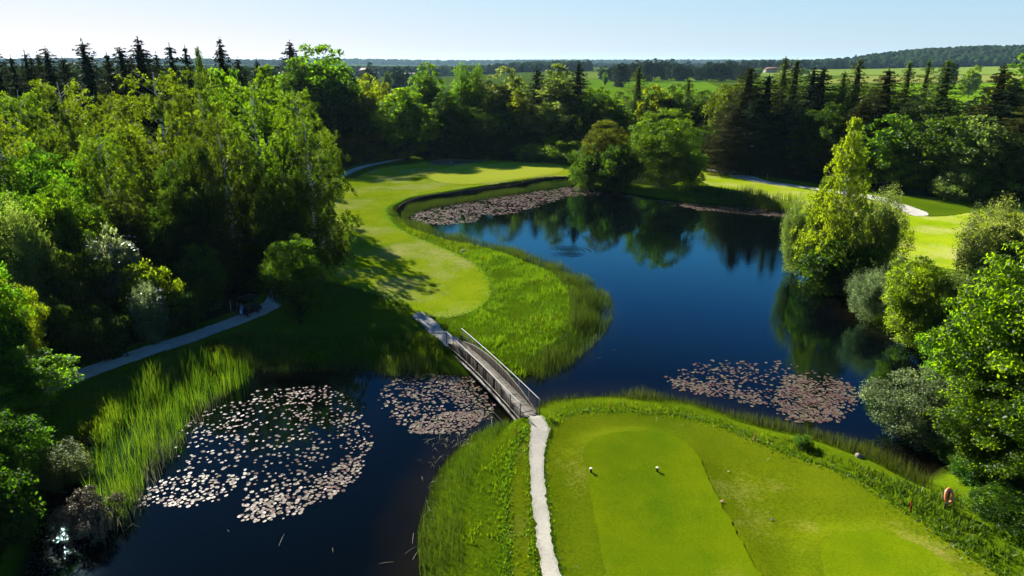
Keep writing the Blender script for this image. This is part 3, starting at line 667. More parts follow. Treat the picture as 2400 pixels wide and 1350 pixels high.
G1, G2, G3 = "spruces on the left skyline", "birches and broadleaves of the left wood", "trees of the wood behind the putting green"
G4, G5, G6 = "trees of the right wood", "trees and shrubs on the right shore", "trees and bushes at the near left edge"
TREES = [
 # kind, px, ytop, Y, wpx, material, label, group
 ('ragged',22,104,128,66,'l_spruce',"dark ragged spruce standing against the sky at the left edge of the picture",G1),
 ('ragged',-8,132,120,80,'l_spruce',"dark spruce cut off by the left picture edge beside the ragged spruce",G1),
 ('ragged',60,130,135,56,'l_spruce',"short dark spruce top between the left edge spruce and the paired spruces",G1),
 ('ragged',94,119,130,48,'l_spruce',"narrow dark spruce with a bare tip left of the paired spruces",G1),
 ('spruce',121,124,138,44,'l_spruce',"lower left one of two close dark spruces near the far left hills",G1),
 ('ragged',143,110,128,74,'l_spruce',"taller right one of two close dark spruces near the far left hills",G1),
 ('ragged',178,133,132,54,'l_spruce',"low dark spruce top in the gap left of the tallest left spruce",G1),
 ('ragged',228,93,124,92,'l_spruce',"tall dark spruce with wide tiered arms, first high peak from the left",G1),
 ('spruce',280,122,130,56,'l_spruce',"dark pointed spruce just right of the wide armed tall spruce",G1),
 ('ragged',312,108,126,84,'l_spruce',"thin tiered dark spruce left of the thick bushy topped spruce",G1),
 ('spruce',355,90,124,104,'l_spruce',"thick bushy topped dark spruce, broadest peak of the left skyline",G1),
 ('spruce',392,124,132,48,'l_spruce',"small dark spruce tip right of the bushy topped spruce",G1),
 ('ragged',425,103,126,62,'l_spruce',"dark tapering spruce in the middle of the left skyline",G1),
 ('spruce',459,105,128,46,'l_spruce',"slim dark double tipped spruce beside the nearly bare birch",G1),
 ('spruce',539,91,126,66,'l_spruce',"dark spruce tip rising out of a leafy green tree",G1),
 ('spruce',692,96,192,66,'l_spruce',"dark spruce leaning out behind the tallest green broadleaf tree",G1),
 ('slim',490,99,118,74,'l_olive',"nearly bare thin crowned birch among the skyline spruces",G1),
 ('broad',545,132,106,140,'l_mid',"leafy green tree with a dark spruce tip rising from behind it",G2),
 ('oval',642,138,116,96,'l_mid',"round topped green tree on the skyline left of the tallest broadleaf",G2),
 ('broad',756,93,187,185,'l_mid',"tallest dense green broadleaf tree beside the open fairway",G2),
 ('oval',706,140,176,90,'l_dark',"dark green tree pressed against the left flank of the tallest broadleaf",G2),
 ('birch',78,198,88,170,'l_birch',"yellow green domed birch at far left below the spruces",G2),
 ('birch',190,178,90,190,'l_birch',"broad yellow green birch with a rounded bright top left of the white trunked birch",G2),
 ('birch',388,153,84,240,'l_birch',"large drooping birch with a long white trunk in the middle of the left wood",G2),
 ('birch',300,205,92,130,'l_birch',"birch filling the gap between the broad domed birch and the white trunked birch",G2),
 ('birch',485,150,92,160,'l_olive',"tall darker olive birch right of the white trunked birch",G2),
 ('birch',622,176,80,210,'l_birch',"golden tinged wide weeping birch at the right end of the left wood",G2),
 ('birch',703,196,99,150,'l_birch',"green weeping birch against the tallest broadleaf",G2),
 ('birch',732,268,76,170,'l_olive',"overhanging birch with drooping fringe above the fairway edge",G2),
 ('birch',20,262,74,200,'l_birch',"green birch crown at the left picture edge under the domed birch",G2),
 ('near',120,330,72,190,'l_mid',"broad dark bushy tree in the hollow below the two domed birches",G2),
 ('birch',260,300,76,170,'l_birch',"lower hanging birch crown in front of the broad domed birch",G2),
 ('birch',540,260,74,170,'l_olive',"shaded weeping birch with a pale trunk left of the golden birch",G2),
 ('near',455,330,72,150,'l_olive',"dim olive tree between the white trunk and the shaded weeping birch",G2),
 ('near',660,390,72,160,'l_dark',"dark leafy tree under the golden weeping birch",G2),
 ('near',150,415,64,170,'l_mid',"light green leafy tree in front of the hollow at left",G2),
 ('near',35,440,60,190,'l_mid',"fresh green tree at the left edge under the birch crowns",G2),
 ('willow',75,500,58,120,'l_pale',"pale grey green shrub tucked beside the fresh green edge tree",G2),
 ('bush',275,530,62,120,'l_silver',"tall elder with the largest spray of white blossom in the left wood",G2),
 ('bush',185,590,58,150,'l_dark',"dark blue green bush below the white blossoming elder",G2),
 ('near',300,440,68,160,'l_olive',"leafy tree behind the white blossoming elder",G2),
 ('near',400,470,68,130,'l_dark',"dark tree at the foot of the long white birch trunk",G2),
 ('bush',345,612,60,130,'l_yellow',"yellow green bush catching light above the small silver shrub",G2),
 ('willow',350,675,57,84,'l_silver',"small silvery shrub on the bank above the shaded path",G2),
 ('bush',470,570,66,120,'l_mid',"medium green bush under the birches, right of the yellow bush",G2),
 ('willow',510,545,70,90,'l_olive',"upright olive shrub left of the golf cart",G2),
 ('bush',590,590,72,130,'l_dark',"dark bush directly behind the golf cart",G2),
 ('bush',655,560,78,110,'l_dark',"dark bush behind the small lone tree by the path",G2),
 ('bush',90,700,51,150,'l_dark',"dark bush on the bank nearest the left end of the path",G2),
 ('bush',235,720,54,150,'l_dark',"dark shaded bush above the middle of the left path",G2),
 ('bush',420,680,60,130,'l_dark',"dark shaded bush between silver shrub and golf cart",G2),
 ('near',697,545,62.5,150,'l_mid',"small lone round tree on the grass beside the left path",G2),
 ('bush',850,300,176,120,'l_gold',"orange tinged bush in the dark corner right of the tallest broadleaf",G2),
 # wood behind the green
 ('oval',822,200,180,110,'l_dark',"dark green tree in shadow just right of the tallest broadleaf",G3),
 ('broad',866,172,192.6,90,'l_yellow',"yellow green rounded tree left of the leaning bright tree",G3),
 ('broad',905,182,211.3,70,'l_gold',"gold green crown in the gap below the distant grey roof",G3),
 ('oval',952,198,179.5,130,'l_bright',"sunlit green tree leaning left at the start of the putting green wood",G3),
 ('oval',1003,141,194.5,104,'l_mid',"tall rounded green tree, first high crown behind the putting green",G3),
 ('oval',1046,212,183.3,90,'l_dark',"dark crown wedged between first high crown and the twin poplars",G3),
 ('poplar',1087,137,196.4,76,'l_mid',"left one of twin feathery poplars on the skyline",G3),
 ('poplar',1121,138,198.2,50,'l_mid',"right slimmer one of twin feathery poplars on the skyline",G3),
 ('broad',1100,248,183.3,120,'l_dark',"dark wide tree beneath the twin poplars",G3),
 ('broad',1182,156,192.6,132,'l_pale',"pale olive dome shaped willow like tree right of the poplars",G3),
 ('oval',1180,262,183.3,100,'l_dark',"dark tree below the pale olive dome",G3),
 ('oval',1213,206,185.1,58,'l_yellow',"narrow bright yellow green tree under the pale dome",G3),
 ('spruce',1258,156,196.4,56,'l_spruce',"dark pointed spruce between pale dome and the broad light tree",G3),
 ('oval',1303,146,192.6,116,'l_pale',"broad light green high tree left of a dark spruce",G3),
 ('spruce',1353,148,194.5,64,'l_spruce',"dark spruce with drooping arms right of the broad light tree",G3),
 ('broad',1282,228,183.3,110,'l_pale',"grey green lower tree in front of the broad light tree",G3),
 ('oval',1240,290,182.3,90,'l_dark',"dark tree standing low between yellow tree and grey green tree",G3),
 ('broad',1395,198,187,100,'l_mid',"green rounded tree right of the drooping spruce",G3),
 ('broad',1345,270,179.5,90,'l_dark',"dark lower tree left above the golden bush group",G3),
 ('oval',1443,228,183.3,86,'l_bright',"lit green tree under the edge of the bright meadow",G3),
 ('larch',1492,156,190.7,72,'l_larch',"feathery larch whose tip overlaps the far grove",G3),
 ('broad',1533,186,187,84,'l_yellow',"yellowish crown behind the big round tree, left",G3),
 ('broad',1578,190,185.1,84,'l_olive',"olive crown behind the big round tree, right",G3),
 ('larch',1608,182,188.9,60,'l_larch',"low larch tip beside the yellow crowns behind the round tree",G3),
 ('broad',1645,212,179.5,96,'l_dark',"dark crown right behind the big round tree",G3),
 ('bush',1312,318,173.9,110,'l_bright',"bright green low bush at the wood edge behind the putting green",G3),
 ('bush',1246,335,173.9,80,'l_mid',"dim green bush left of the bright low bush",G3),
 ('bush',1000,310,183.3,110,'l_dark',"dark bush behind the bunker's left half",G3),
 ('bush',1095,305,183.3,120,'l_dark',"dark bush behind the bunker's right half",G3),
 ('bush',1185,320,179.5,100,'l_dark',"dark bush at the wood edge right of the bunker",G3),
 ('bush',930,300,185.1,90,'l_mid',"bush at the end of the far path by the leaning tree",G3),
 # right of the green, by the water
 ('hornbeam',1420,276,144,112,'l_gold',"golden olive rounded tree, top of the bush group by the water",G5),
 ('bush',1385,340,142,90,'l_olive',"olive bush at the left foot of the golden tree",G5),
 ('bush',1440,338,138,116,'l_dark',"dark dense bush between golden tree and big round tree",G5),
 ('hornbeam',1556,248,140,180,'l_mid',"big round dense green tree standing alone at the water's far edge",G5),
 ('bush',1620,340,142,80,'l_mid',"bush leaning on the right side of the big round tree",G5),
 # right wood
 ('broad',1700,182,171.1,96,'l_gold',"olive yellow crown at the left end of the right wood",G4),
 ('spruce',1746,156,163.8,92,'l_brownspruce',"tall brownish spruce reaching from ground to skyline, first of the right wood",G4),
 ('spruce',1790,174,161.9,78,'l_spruce',"dark spruce right of the brownish spruce",G4),
 ('larch',1826,133,167.4,84,'l_larch',"tall larch with a thin whip tip in front of the farmhouse roof",G4),
 ('larch',1853,138,165.6,80,'l_larch',"larch just right of the whip tipped larch",G4),
 ('spruce',1892,156,160.1,66,'l_spruce',"left one of two dark twin spruces right of the larches",G4),
 ('spruce',1914,158,161.9,76,'l_spruce',"right one of two dark twin spruces right of the larches",G4),
 ('larch',1962,166,156.4,76,'l_larch',"short larch left of the high pointed larch",G4),
 ('larch',1995,138,158.2,92,'l_larch',"high pointed larch in the middle of the right wood",G4),
 ('spruce',2062,160,149,104,'l_brownspruce',"broad brownish spruce with a spiky top behind the shore birch",G4),
 ('larch',2110,143,154.6,72,'l_larch',"thin larch with clear sky of field behind, left of the see through pair",G4),
 ('larch',2154,138,156.4,66,'l_larch',"left larch of the airy pair with visible trunks",G4),
 ('larch',2196,140,147.2,110,'l_larch',"right broader larch of the airy pair with visible trunks",G4),
 ('spruce',2322,152,138,104,'l_brownspruce',"big brownish spruce at right beside the bright meadow",G4),
 ('spruce',2352,190,134.3,110,'l_spruce',"dark spruce between the big brownish spruce and the right edge",G4),
 ('oval',2392,116,141.7,170,'l_mid',"tall green tree on the right edge of the picture, highest of the right wood",G4),
 ('spruce',2400,230,125.1,120,'l_brownspruce',"olive spruce at the right edge below the tall green tree",G4),
 ('spruce',1720,250,158.2,86,'l_brownspruce',"lower brown tipped spruce at the wood corner above the brush pile",G4),
 ('spruce',1770,230,156.4,90,'l_spruce',"dark spruce with hanging arms in the shaded front of the right wood",G4),
 ('spruce',1830,240,154.6,90,'l_spruce',"blackish spruce in front of the two larches",G4),
 ('oval',1885,250,152.7,90,'l_dark',"dark leafy tree left behind the tall shore birch",G4),
 ('oval',1940,235,149,90,'l_dark',"dark leafy tree directly behind the top of the shore birch",G4),
 ('spruce',2010,235,145.4,90,'l_brownspruce',"olive layered spruce right behind the shore birch top",G4),
 ('broad',2085,262,138,150,'l_mid',"green maple like tree right of the shore birch",G4),
 ('broad',2135,222,143.5,110,'l_pale',"pale creamy green crown under the airy larch pair",G4),
 ('broad',2195,255,132.5,170,'l_olive',"large lumpy olive green tree in front of the right wood",G4),
 ('broad',2270,262,128.8,150,'l_pale',"grey green lumpy tree right of the large olive tree",G4),
 ('broad',2150,330,134.3,110,'l_mid',"low green tree beneath the maple like tree by the white track",G4),
 ('broad',2340,300,125.1,120,'l_dark',"dark broad tree under the brownish spruce at right",G4),
 ('bush',2240,390,126,110,'l_pale',"pale leaved bush low at the edge of the right lawn",G4),
 ('bush',2320,400,123.3,110,'l_dark',"dark bush at the back of the right lawn",G4),
 ('broad',1660,290,169.3,90,'l_dark',"dark tree between round tree and right wood",G4),
 # right shore
 ('slim',1975,266,77,172,'l_yellow',"tall yellow green birch standing on the right shore",G5),
 ('slim',1920,410,79,95,'l_birch',"lower birch companion left of the tall shore birch",G5),
 ('willow',1868,470,82,70,'l_pale',"pale green leafy shrub at the left foot of the shore birch",G5),
 ('willow',2062,455,78,120,'l_pale',"airy pale willow right of the tall shore birch",G5),
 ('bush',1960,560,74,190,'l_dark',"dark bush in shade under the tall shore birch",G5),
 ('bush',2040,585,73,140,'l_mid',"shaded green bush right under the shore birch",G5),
 ('willow',2050,640,65,100,'l_silver',"silvery green willow shrub at the water right of the birch",G5),
 ('willow',2100,605,69,60,'l_silver',"slim bluish shrub squeezed behind the yellow green tree",G5),
 ('near',2150,595,59,165,'l_yellow',"yellow green layered tree leaning over the pond",G5),
 ('willow',2232,648,58,150,'l_pale',"grey green bush right of the yellow green layered tree",G5),
 ('willow',2335,488,68,190,'l_pale',"large pale feathery willow before the right lawn",G5),
 ('bush',2300,640,60,130,'l_olive',"olive bush under the pale feathery willow",G5),
 ('bright',2412,553,39,360,'l_bright',"tallest vivid green tree, cut by the right edge of the picture",G5),
 ('bright',2318,690,42,240,'l_bright',"large vivid green tree reaching out to the pond at right",G5),
 ('bright',2350,880,37,270,'l_bright',"vivid green bushy tree behind and above the lifebuoy post",G5),
 ('near',2172,860,42,215,'l_silver',"grey green maple overhanging the near corner of the pond",G5),
 ('bush',2290,1090,38,190,'l_bright',"green bush right beside the lifebuoy post",G5),
 ('bush',2400,1110,35,240,'l_mid',"green hedge bush at the lower right edge",G5),
 ('bush',2430,1190,33.5,220,'l_dark',"dark hedge bush at the bottom right corner",G5),
 ('bush',2345,1180,35.5,170,'l_mid',"low hedge bush left of the bottom right corner",G5),
 ('bush',2285,1155,35.8,120,'l_mid',"leafy hedge bush just below and right of the lifebuoy",G5),
 ('bush',2375,1240,32.3,190,'l_mid',"lowest hedge bush at the bottom right edge",G5),
 ('bush',2240,1120,38.8,90,'l_bright',"small light bush right behind the lifebuoy",G5),
 ('bush',2322,1245,33,110,'l_bright',"small hedge bush at the lawn edge near the bottom right corner",G5),
 # near left
 ('near',15,632,47,160,'l_yellow',"yellow green tree at the left edge above the path's end",G6),
 ('bright',20,812,42,250,'l_bright',"large bright green tree at the lower left edge",G6),
 ('near',-60,560,44,220,'l_mid',"tree cut by the left edge above the yellow green tree",G6),
 ('near',-40,960,34,220,'l_mid',"lower green tree over the bank in the lower left",G6),
 ('willow',140,1050,36.8,150,'l_pale',"grey green willow shrub over the water at lower left",G6),
 ('bush',200,1150,32.5,130,'l_twig',"half bare twiggy shrub in front of the reed bed",G6),
 ('bush',-70,1190,29.5,190,'l_olive',"olive bush at the bottom left corner",G6),
 ('bush',-40,1090,30,240,'l_dark',"dark bush at the left edge near the bottom",G6),
]
for kd, px, yt, Yv, wp, mt, lb, gr in TREES: T(kd, px, yt, Yv, wp, mt, lb, group=gr)

# blossom on the elder: a second crown part of tiny white umbels, same with the small silver shrub
def blossom(o, n, R, z0, z1, s, seed):
    r = np.random.default_rng(seed); a = r.random(n)*6.28; q = np.sqrt(r.random(n))*R; u = r.random(n)
    c = np.column_stack([q*np.cos(a), q*np.sin(a), z0+(z1-z0)*u**.6])
    V, Q = leaf_geo(c, unit(r.normal(size=(n, 3))*.5+np.array([0, 0, 1])), s, s*.9, r)
    b = link("blossom", npmesh("blossom", V, Q, M['l_blossom'], r.random(n)), o); b.scale = [1/q for q in o.scale]
for o in list(bpy.data.objects):
    lb = o.get("label", "")
    if lb.startswith("tall elder"): blossom(o, 420, 2.4, 3.2, 8.6, .26, 3)
    if lb.startswith("small silvery shrub on"): blossom(o, 160, 1.5, 2.0, 5.4, .20, 4)

# the depth of the three woods: trees that stand behind the front rows
def fill(poly_px, n, hr, wr, kinds, mats, label, group, yr, seed, z=.8):
    r = np.random.default_rng(seed); k = 0; pts = []
    pl = gpl(poly_px, z)
    x0, y0 = pl.min(0); x1, y1 = pl.max(0)
    while k < n:
        p = r.uniform((x0, y0), (x1, y1))
        if not inside(pl, p[:1], p[1:])[0] or any(np.hypot(*(p-q)) < 4.2 for q in pts): 
            pts = pts[-60:]; k += .01; continue
        pts.append(p); k += 1; kd = kinds[int(r.integers(len(kinds)))]
        h = r.uniform(*hr); w = r.uniform(*wr)*(.75 if kd in ('spruce', 'larch') else 1)
        nm = {'spruce': 'spruce_tree', 'birch': 'birch_tree', 'bush': 'bush'}.get(kd, 'broadleaf_tree')
        plant(nm, kd, p[0], p[1], w, h, mats[int(r.integers(len(mats)))], label, 'bush' if kd == 'bush' else 'tree', group, 'birchbark' if kd == 'birch' else 'bark')
fill([(0,560),(300,540),(560,500),(640,440),(690,405),(600,400),(300,405),(-150,420),(-300,520)], 40, (15, 20), (7, 10), ('oval', 'broad'), ('l_mid', 'l_dark'), "broadleaf tree deep inside the left wood, mostly hidden by the birches", "trees deep inside the left wood", None, 1)
fill([(-150,860),(60,800),(250,745),(450,690),(600,640),(560,560),(300,600),(60,660),(-150,720)], 26, (4, 7.5), (4, 6.5), ('bush',), ('l_dark', 'l_mid', 'l_olive'), "shaded understorey bush in the dark bank above the left path", "understorey bushes in the left wood", None, 2)
fill([(-250,452),(0,450),(250,445),(500,440),(640,430),(660,400),(250,400),(-150,405)], 56, (20.5, 26), (9, 13), ('spruce',), ('l_spruce',), "lower dark spruce packed behind the left skyline spruces", "spruces packed behind the left skyline", None, 5)
fill([(830,352),(960,352),(1200,352),(1380,352),(1660,352),(1660,310),(1300,300),(830,310)], 40, (10, 15), (8, 12), ('oval', 'broad'), ('l_dark', 'l_dark', 'l_mid'), "dark broadleaf tree deep in the wood behind the putting green", "trees deep in the wood behind the putting green", None, 3)
fill([(1680,385),(1900,405),(2100,430),(2400,452),(2600,450),(2600,370),(2300,360),(1700,335)], 44, (13, 19), (7, 10), ('spruce', 'oval', 'broad'), ('l_dark', 'l_spruce', 'l_dark'), "dark tree deep in the right wood behind its front row", "trees deep in the right wood", None, 4)

# far trees in the fields
GF = "trees of the far grove on the fields"
r = np.random.default_rng(8)
for i in range(26):
    px = 1418+i*13+r.uniform(-4, 4); px = px if px < 1612 else px+6
    yt = 152-17*math.exp(-((px-1540)/60)**2)-10*math.exp(-((px-1690)/34)**2)+r.uniform(-3, 4)
    if 1612 < px < 1640: yt += 8
    T('far', px, yt, r.uniform(780, 850), r.uniform(26, 40), 'l_far', "dark round crowned tree standing in the far grove across the fields", 'broadleaf_tree', group=GF)
T('far', 1456, 143, 640, 46, 'l_far', "big dark lone tree in front of the far grove", 'broadleaf_tree')
T('far', 1418, 168, 660, 14, 'l_mid', "tiny round bush in the meadow left of the big lone tree", 'bush')
T('far', 2275, 150, 470, 42, 'l_bright', "single light green tree in the bright field at right", 'broadleaf_tree')
T('far', 2222, 138, 560, 40, 'l_far', "dark oak behind the airy larches at the field edge", 'broadleaf_tree')
T('far', 868, 147, 660, 34, 'l_far', "dark domed tree beside the distant grey roof", 'broadleaf_tree')
T('far', 930, 154, 560, 46, 'l_far', "big dark tree in front of the far woods between the distant roofs", 'broadleaf_tree')
T('far', 908, 162, 540, 22, 'l_olive', "smaller greyish tree left of the big dark tree between the distant roofs", 'broadleaf_tree')
T('far', 955, 158, 600, 24, 'l_far', "dark tree touching the big tree left of the white roofed hall", 'broadleaf_tree')
for i, (px, yt) in enumerate(((1772, 158), (1780, 157), (1880, 158), (1875, 160), (1890, 161))):
    T('far', px, yt, 1050+20*i, 12+i, 'l_mid', ("small tree left of the farmhouse on the far field", "second small tree close by the farmhouse's left gable", "small light tree right of the farmhouse", "tiny tree between farmhouse and hill", "rightmost tiny tree before the wooded hill")[i], 'broadleaf_tree')
print("trees", round(time.time()-T0, 1))

# ---------------------------------------------------------------- reeds, sedge and long grass (uncountable)
def blades(name, polys, dens, h, w, lean, mat, label, cat, zfun=None, cl=0, seed=0, keepout=None, tn=.2, hn=3.):
    """polys: list of world outlines; dens blades per m2; thin tapering blades with a bend"""
    r = np.random.default_rng(seed); PX = []
    for p in polys:
        x0, y0 = p.min(0); x1, y1 = p.max(0); n = int((x1-x0)*(y1-y0)*dens/(cl or 1))
        a = r.uniform((x0, y0), (x1, y1), (n, 2)); a = a[inside(p, a[:, 0], a[:, 1])]
        if cl: a = np.repeat(a, cl, 0)+r.normal(0, .13, (len(a)*cl, 2))
        PX.append(a)
    a = np.concatenate(PX)
    vn = vnoise(a[:, 0]+50, a[:, 1]+50, hn, seed+3)
    a = a[(r.random(len(a)) < .25+1.1*vn)]
    if keepout is not None:
        for k in keepout: a = a[~inside(k, a[:, 0], a[:, 1])]
    N = len(a); vn = vnoise(a[:, 0]+50, a[:, 1]+50, hn, seed+3)
    z = np.maximum(gz(a[:, 0], a[:, 1]), -.15) if zfun is None else zfun(a)
    hh = h*r.uniform(.55, 1.2, N)*(.6+.75*vn); ang = r.random(N)*6.28; ww = w*r.uniform(.7, 1.3, N)
    ld = r.normal(0, lean, (N, 2))*hh[:, None]; s = np.column_stack([np.cos(ang), np.sin(ang)])*ww[:, None]/2
    b0 = np.column_stack([a-s, z]); b1 = np.column_stack([a+s, z])
    m0 = np.column_stack([a-s*.8+ld*.3, z+hh*.58]); m1 = np.column_stack([a+s*.8+ld*.3, z+hh*.58]); tp = np.column_stack([a+ld, z+hh])
    V = np.stack([b0, b1, m1, m0, tp], 1).reshape(-1, 3); i = np.arange(N)*5
    me = npmesh(name, V, [np.stack([i, i+1, i+2, i+3], -1), np.stack([i+3, i+2, i+4], -1)], mat, np.clip(np.tile(.5+tn*(2*vn-1)*1.4+r.normal(0, tn, N), 2), 0, 1))
    return tag(link(name, me), label, cat, kind="stuff")
def pw(pts, z=.5, n=4): return smooth_poly(gpl(pts, z), n)
blades("reed_bed", [pw([(600,868),(570,905),(500,945),(440,1000),(425,1060),(350,1120),(330,1180),(260,1245),(215,1215),(205,1110),(235,1030),(300,950),(390,890),(480,862)], .1)], 40, 1.7, .032, .13, M['g_reed'], "bright green reed bed in the left pool", "reeds", seed=31, hn=1.3, tn=.28)
blades("reed_bed", [pw([(640,866),(560,905),(420,1060),(330,1190),(300,1225),(330,1120),(400,1040),(480,950),(600,880)], .1), pw([(300,1230),(240,1275),(200,1240),(250,1200)], .1)], 11, 1.4, .028, .22, M['g_straw'], "dry pale stems among the left reed bed", "reeds", seed=32)
def band(line, w, z=0.): return ribbon(gpl(line, z), w, 4)
blades("sedge", [band([(945,518),(1000,541),(1065,562),(1150,580),(1250,614),(1330,646),(1388,688),(1404,722),(1392,762),(1348,810),(1290,856),(1235,880)], 3.2), pw([(1290,640),(1350,665),(1400,710),(1400,765),(1350,815),(1270,862),(1290,820),(1330,770),(1330,700)], .3)], 75, .95, .028, .09, M['g_olive'], "dark sedge fringe along the shore of the fairway peninsula", "sedge", seed=33)
blades("sedge", [pw([(1262,948),(1310,934),(1450,925),(1600,934),(1700,962),(1800,994),(1900,1012),(2000,1046),(2110,1085),(2170,1130),(2180,1165),(2100,1125),(2000,1080),(1880,1036),(1760,1004),(1650,970),(1560,955),(1450,946),(1330,952),(1280,965)], .2)], 80, .85, .026, .10, M['g_olive'], "dark sedge fringe along the shore of the near tee", "sedge", seed=34)
blades("sedge", [pw([(1190,985),(1120,1015),(1060,1062),(1015,1120),(992,1190),(978,1260),(985,1350),(1000,1500),(1105,1500),(1090,1350),(1085,1260),(1100,1160),(1130,1080),(1180,1020)], .3)], 85, .62, .026, .14, M['g_olive'], "broad olive sedge belt on the left shore below the bridge", "sedge", seed=35)
blades("sedge", [pw([(942,520),(948,492),(985,478),(1080,464),(1200,447),(1290,432),(1345,428),(1340,436),(1280,444),(1200,458),(1090,476),(1000,492),(960,510)], .0)], 95, .9, .03, .08, M['g_sedge'], "sedge growing in the water below the timber wall", "sedge", seed=36)
blades("sedge", [pw([(560,850),(640,835),(760,845),(860,850),(1000,850),(1035,860),(1040,882),(860,872),(740,866),(640,866)], .3)], 55, .8, .028, .15, M['g_olive'], "sedge on the shaded north bank of the left pool", "sedge", seed=37)
blades("reed_bed", [pw([(1780,468),(1860,478),(1860,492),(1790,487)], .3), pw([(1690,452),(1790,470),(1790,486),(1690,480)], .3)], 16, 1.7, .06, .08, M['g_reed'], "pale reed clump on the far right shore", "reeds", seed=38)
KO = [PATH1, PATH2]
blades("long_grass", [pw([(1045,770),(1100,735),(1150,712),(1152,665),(1130,628),(1080,598),(1150,588),(1240,618),(1320,655),(1375,700),(1380,745),(1335,805),(1270,850),(1220,868),(1150,830),(1090,785)], .8)], 50, .40, .045, .32, M['g_tall'], "rough tussocky long grass on the fairway peninsula", "long grass", cl=6, seed=41, keepout=KO, hn=1.8)
blades("long_grass", [pw([(470,815),(560,790),(700,785),(860,790),(990,780),(1030,805),(1030,845),(900,850),(700,835),(560,845),(480,850)], .8), pw([(930,500),(960,548),(1080,598),(1150,588),(1050,566),(960,530)], .6)], 46, .42, .045, .3, M['g_tall'], "long grass on the bank left of the bridge", "long grass", cl=6, seed=42, keepout=KO, hn=1.8)
blades("long_grass", [pw([(1278,985),(1300,962),(1345,945),(1450,944),(1600,955),(1740,1000),(1880,1038),(2000,1082),(2120,1140),(2190,1150),(2240,1190),(2320,1290),(2400,1350),(2300,1330),(2180,1235),(2060,1150),(1920,1090),(1800,1040),(1700,1005),(1600,978),(1450,966),(1350,972),(1300,1000)], .8)], 50, .30, .04, .30, M['g_tall'], "bright long grass strip along the shore of the near tee", "long grass", cl=5, seed=43, keepout=KO, hn=1.6)
blades("long_grass", [pw([(1215,985),(1185,1010),(1140,1075),(1105,1160),(1090,1260),(1095,1350),(1110,1500),(1190,1500),(1188,1350),(1183,1230),(1190,1110),(1215,1040),(1236,1005)], .8)], 55, .28, .04, .35, M['g_tall'], "bright long grass belt left of the white gravel path", "long grass", cl=5, seed=44, keepout=KO, hn=1.5)
blades("long_grass", [pw([(120,1130),(180,1040),(300,962),(430,897),(540,865),(600,800),(480,812),(330,870),(160,935),(60,990)], .8)], 30, .4, .045, .3, M['g_tall'], "shaded long grass between the left path and the reed bed", "long grass", cl=5, seed=45, hn=1.8)
blades("long_grass", [pw([(1600,440),(1700,452),(1800,470),(1870,485),(1880,520),(1860,495),(1780,484),(1700,478),(1600,470)], .6), pw([(1990,690),(2120,690),(2260,760),(2330,850),(2250,815),(2080,772)], .6)], 16, .7, .07, .25, M['g_tall'], "long grass on the far right shore", "long grass", cl=4, seed=46, hn=3.)
blades("weeds", [pw([(2105,1128),(2165,1138),(2230,1150),(2300,1215),(2400,1300),(2420,1345),(2330,1322),(2230,1262),(2150,1205),(2085,1150)], .8), pw([(2000,1095),(2060,1110),(2105,1150),(2060,1150),(2010,1120)], .8)], 60, .38, .06, .42, M['g_weed'], "leafy weeds and nettles along the bank below the lifebuoy", "weeds", cl=9, seed=47, hn=.9)
# fringes of grass hanging over the gravel edges
def edge_fringe(line, z, n, name, label, seed):
    r = np.random.default_rng(seed); L = gpl(line, z); L = smooth_poly(L, 10, False); P0 = [L+r.normal(0, .08, L.shape) for _ in range(n)]
    a = np.concatenate(P0); N = len(a); zz = gz(a[:, 0], a[:, 1])+.02; hh = r.uniform(.06, .17, N); ang = r.random(N)*6.28
    s = np.column_stack([np.cos(ang), np.sin(ang)])*.03; ld = r.normal(0, .06, (N, 2))
    V = np.stack([np.column_stack([a-s, zz]), np.column_stack([a+s, zz]), np.column_stack([a+ld, zz+hh])], 1).reshape(-1, 3)
    tag(link(name, npmesh(name, V, np.arange(3*N).reshape(-1, 3), M['g_tall'], np.clip(r.normal(.45, .2, N), 0, 1))), label, "grass", kind="stuff")
def turf_fringe(poly, sd, n, label, seed):
    r = np.random.default_rng(seed); L = []
    for a, b in zip(poly, np.roll(poly, -1, 0)):
        m = int(np.linalg.norm(b-a)*n); L.append(a+(b-a)*r.random((m, 1)))
    a = np.concatenate(L); a = a+r.normal(0, sd, a.shape)*r.random((len(a), 1)); a = a[(sdist(POND, a[:, 0], a[:, 1]) > .8) & (sdist(PATH1, a[:, 0], a[:, 1]) > .12)]
    N = len(a); zz = gz(a[:, 0], a[:, 1])+.03; hh = r.uniform(.06, .2, N); ang = r.random(N)*6.28; s = np.column_stack([np.cos(ang), np.sin(ang)])*.045; ld = r.normal(0, .08, (N, 2))
    V = np.stack([np.column_stack([a-s, zz]), np.column_stack([a+s, zz]), np.column_stack([a+ld, zz+hh])], 1).reshape(-1, 3)
    tag(link("grass", npmesh("grass", V, np.arange(3*N).reshape(-1, 3), M['g_tall'], np.clip(r.normal(.55, .2, N), 0, 1))), label, "grass", kind="stuff")
turf_fringe(FAIR, .9, 70, "uneven grass where the fairway runs out into the rough", 55)
turf_fringe(SEMI, .55, 110, "uneven grass along the edge of the near lawn", 56)
turf_fringe(STRIP, .4, 110, "uneven grass along the edge of the mown strip", 57)
edge_fringe([(1242,985),(1243,1017),(1241,1050),(1242,1087),(1245,1153),(1253,1217),(1262,1283),(1270,1350),(1292,1500)], .95, 40, "grass", "ragged grass fringe on the left edge of the gravel path", 51)
edge_fringe([(1266,974),(1281,997),(1288,1013),(1280,1040),(1274,1087),(1277,1140),(1288,1210),(1297,1283),(1316,1350),(1345,1500)], .95, 40, "grass", "ragged grass fringe on the right edge of the gravel path", 52)

